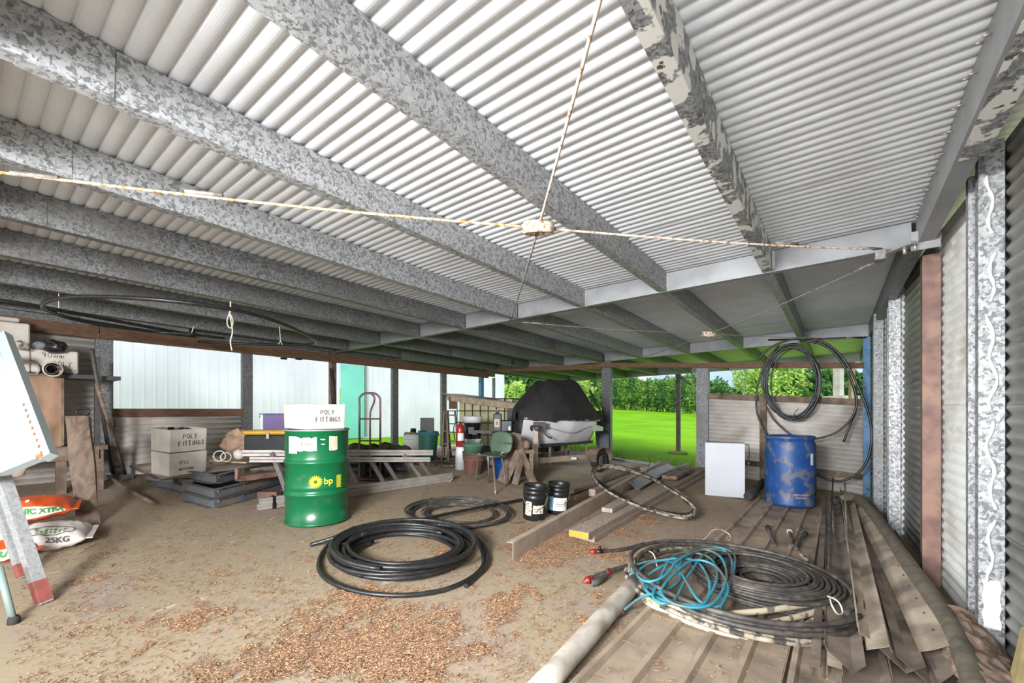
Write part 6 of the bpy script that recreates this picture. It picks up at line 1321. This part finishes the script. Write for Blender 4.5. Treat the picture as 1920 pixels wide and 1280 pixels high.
m = MB(); m.tube(spl([F(*q) for q in kp], 6), .018, 8); m.build('hose', M['mud_pale'], t)
kp = [(1500,1036,.14),(1522,1062,.14),(1540,1090,.12),(1548,1118,.10),(1568,1150,.08),(1577,1172,.07)]
P_ = spl([F(*q) for q in kp], 6); m = MB(); m.tube(P_, .018, 8); m.build('hose', M['mud_pipe'], t); fitting(P_[-1], (P_[-1]-P_[-3]).normalized(), .022, t, 'red')
m = MB(); m.tube(spl([F(1535,1122,.14),F(1552,1118,.17),F(1572,1128,.16),F(1580,1148,.12),F(1570,1150,.13),F(1560,1135,.17),F(1556,1120,.17)],5), .005, 5); m.build('tie', M['rope'], t)
m = MB(); m.tube(spl([F(1205,1040,.06),F(1215,1033,.12),F(1226,1040,.14),F(1232,1062,.08)],4), .005, 5); m.build('tie', M['rope'], t)
for (pts, lab) in (([(1452,1022,.05),(1446,1005,.06),(1440,990,.08)],'dark upright pipe stub behind the hose pile, left of three'), ([(1492,1028,.05),(1496,1015,.07),(1508,1002,.09)],'pipe stub with elbow behind the hose pile, right of three'), ([(1485,1022,.05),(1484,1008,.07),(1480,996,.09)],'pale middle pipe stub behind the hose pile')):
    P_ = spl([F(*q) for q in pts], 5); t = thing('pipe_stub', lab, 'pipe', P_[0]); m = MB(); m.tube(P_, .017, 8); m.build('hose', M['black_hose'], t); m = MB(); m.tube([P_[-2], P_[-1]+(P_[-1]-P_[-2])*1.5], .026, 8); m.build('fitting', M['pvc' if 'pale' in lab else 'black'], t)
# turquoise hose tangle
t = thing('garden_hose', 'turquoise garden hose tangled on top of the hose coils', 'hose', cD+Vector((-.25,0,.1)))
hp_ = [(1170,1143,.03),(1205,1118,.10),(1250,1105,.14),(1275,1085,.14),(1268,1060,.16),(1235,1050,.16),(1195,1058,.14),(1185,1070,.10),(1205,1090,.08),(1250,1122,.14),(1300,1135,.16),(1325,1125,.16),(1330,1090,.18),(1310,1055,.18),(1280,1048,.18),(1240,1062,.16),(1210,1085,.12),
 (1215,1110,.12),(1260,1130,.15),(1310,1137,.17),(1335,1110,.18),(1345,1075,.19),(1330,1045,.19),(1290,1035,.18),(1260,1045,.18),(1240,1080,.16),(1225,1120,.14),(1260,1128,.15),(1290,1080,.18),(1320,1040,.19),(1355,1032,.18),(1372,1050,.17),(1368,1090,.17),(1355,1130,.16),(1335,1137,.15),(1310,1125,.16),(1290,1095,.18),(1275,1060,.18),(1300,1030,.19),(1340,1025,.18),(1375,1038,.17),(1376,1070,.17),(1362,1110,.17),(1350,1138,.15)]
m = MB(); m.tube(spl([F(x, y, h+.01) for x, y, h in hp_], 8), .0092, 7); m.build('hose', M['teal_hose'], t)
hp2 = [(1350,1138,.14),(1365,1100,.18),(1340,1060,.20),(1300,1050,.2),(1265,1075,.19),(1240,1110,.17),(1275,1135,.16),(1335,1132,.17),(1362,1085,.19),(1352,1045,.2),(1318,1030,.2),(1275,1048,.2),(1248,1078,.18),(1215,1090,.15),(1195,1075,.14),(1220,1055,.16),(1270,1046,.19)]
m = MB(); m.tube(spl([F(x, y, h+.02) for x, y, h in hp2], 8), .0092, 7); m.build('hose', M['teal_hose'], t)
q = F(1168,1145,.03); fitting(q, (q-F(1205,1118,.10)).normalized(), .016, t, 'terracotta')
hosething('thin_wire', 'curly thin brown wire on the sheets behind the hose pile', F(1330,1000,.05), [(spl([F(x,y,h) for x,y,h in ((1290,1018,.02),(1318,1012,.03),(1335,995,.08),(1350,992,.09),(1368,1002,.05),(1370,1012,.04),(1362,1010,.04))],5), .004)], 'rod', 'wire')

# ================================================================ needle litter over the floor
rl = random.Random(21)
def dens(x, y):     # patches of litter, floor coordinates
    n1 = noise.noise(Vector((x*1.1+4, y*1.1, 3)))+.5*noise.noise(Vector((x*3.1, y*3.1, 8)))+.35*noise.noise(Vector((x*9, y*9, 1)))
    w_ = 0
    for (cx, cy, sx, sy, k) in PATCH: w_ += k*math.exp(-((x-cx)/sx)**2-((y-cy)/sy)**2)
    n2 = noise.noise(Vector((x*2.3+9, y*2.3, 5)))+.6*noise.noise(Vector((x*6, y*6, 2))); n3 = noise.noise(Vector((x*13, y*13, 7)))
    return max(w_*.55+n2*.7+.3*n3-.42, (n3-.42)*1.1)
PATCH = []
for (px, py, rx, ry, k) in ((640,1190,190,75,1.0),(560,1260,210,60,.9),(800,1240,150,50,.8),(1000,1030,130,50,1.0),(950,1120,110,50,.6),(1110,1000,110,40,1.0),(1170,960,110,28,.9),(700,1130,120,30,.7),(1180,1230,60,50,.35),(1060,1160,80,40,.5),(440,1120,90,40,.45),(880,1160,90,40,.4),(1300,1240,60,60,.3)):
    c = F(px, py); PATCH.append((c.x, c.y, rx*c.y/FP*1.2, abs(F(px,py-ry).y-F(px,py+min(ry,90)).y)/2, k))
m = MB(); cnt = 0; tri = 0
V_, Fc = [], []
while cnt < 52000 and tri < 1500000:
    tri += 1; y = 1.7+5.2*rl.random()**1.35; x = rl.uniform(-1.15, 1.0)*y
    d_ = dens(x, y)
    if d_ < 0 or rl.random() > min(1, d_*1.6)**1.6:
        if rl.random() > .011: continue
    p = Vector((x, y, 0)); w_ = p.dot(E2)
    if w_ > 1 or y < 1.5: continue
    inS = (w_ > -1.0)
    if inS and rl.random() > .35: continue
    z = fz(x, y)+(.024 if inS else .001)+rl.uniform(0,.006)
    n = 1 if y > 3 else rl.choice((1,1,2)); 
    a = rl.gauss(.35, .9); Ln = rl.uniform(.010, .030); wd_ = rl.uniform(.0009, .0019); dz = rl.uniform(-.003,.005)
    c_, s_ = math.cos(a), math.sin(a); b = len(V_)
    V_ += [(x-c_*Ln, y-s_*Ln, z), (x-s_*wd_, y+c_*wd_, z+.003), (x+c_*Ln, y+s_*Ln, z+dz+.002), (x+s_*wd_, y-c_*wd_, z+.0005)]; Fc.append((b,b+1,b+2,b+3)); cnt += 1
for q_ in range(1500):
    y0 = 1.75+6.5*rl.random()**1.25; x0 = rl.uniform(-1.15, .9)*y0; P0 = Vector((x0, y0, 0)); w_ = P0.dot(E2)
    if w_ > -.95 or w_ < -7.2 or P0.dot(E1) > 8.7: continue
    rr_ = rl.uniform(.008, .030); nn = int(rl.uniform(5, 26)*(rr_/.02)); el = rl.uniform(1,2.4)
    for _ in range(nn):
        x = x0+rl.gauss(0, rr_*el); y = y0+rl.gauss(0, rr_); z = fz(x, y)+.001+rl.uniform(0,.005); a = rl.uniform(0, PI); Ln = rl.uniform(.006, .02); wd_ = rl.uniform(.0009, .0018); c_, s_ = math.cos(a), math.sin(a); b = len(V_)
        V_ += [(x-c_*Ln, y-s_*Ln, z), (x-s_*wd_, y+c_*wd_, z+.003), (x+c_*Ln, y+s_*Ln, z+.002), (x+s_*wd_, y-c_*wd_, z+.0005)]; Fc.append((b,b+1,b+2,b+3))
m.add(V_, Fc); lt = m.build('needle_litter', M['litter'], None); tag(lt, 'dry brown needle litter scattered in drifts over the floor', 'leaf litter', kind='stuff')
for i, (px, py) in enumerate(((465,1115),(700,1175),(848,1180),(905,1220),(1000,1110),(520,1175))):
    pass
# ceiling dressing: small brackets on the left head rail
for (x, y) in ((532,672),(560,673)): 
    q = PW(x, y, WL+.1); t = thing('hinge_bracket', 'black hinge bracket under the head rail, %s' % ('left one' if x < 540 else 'right one'), 'bracket', q); m = MB(); m.box((0,0,0), (.10,.03,.03), Matrix.Translation(q) @ Matrix.Rotation(RZ,4,'Z')); m.build('plate', M['black'], t)
q = PW(617,690,WL+.12); t = thing('cable_bundle', 'black cables hanging beside the dark brown steel post', 'cable', PW(625,745,WL+.12)); m = MB(); 
for k in range(3): m.tube([PW(619+k,690,WL+.15), PW(621+k*2,730,WL+.15), PW(624+k*3,775,WL+.15)], .012, 6)
m.build('cable', M['black_hose'], t, kind='stuff')
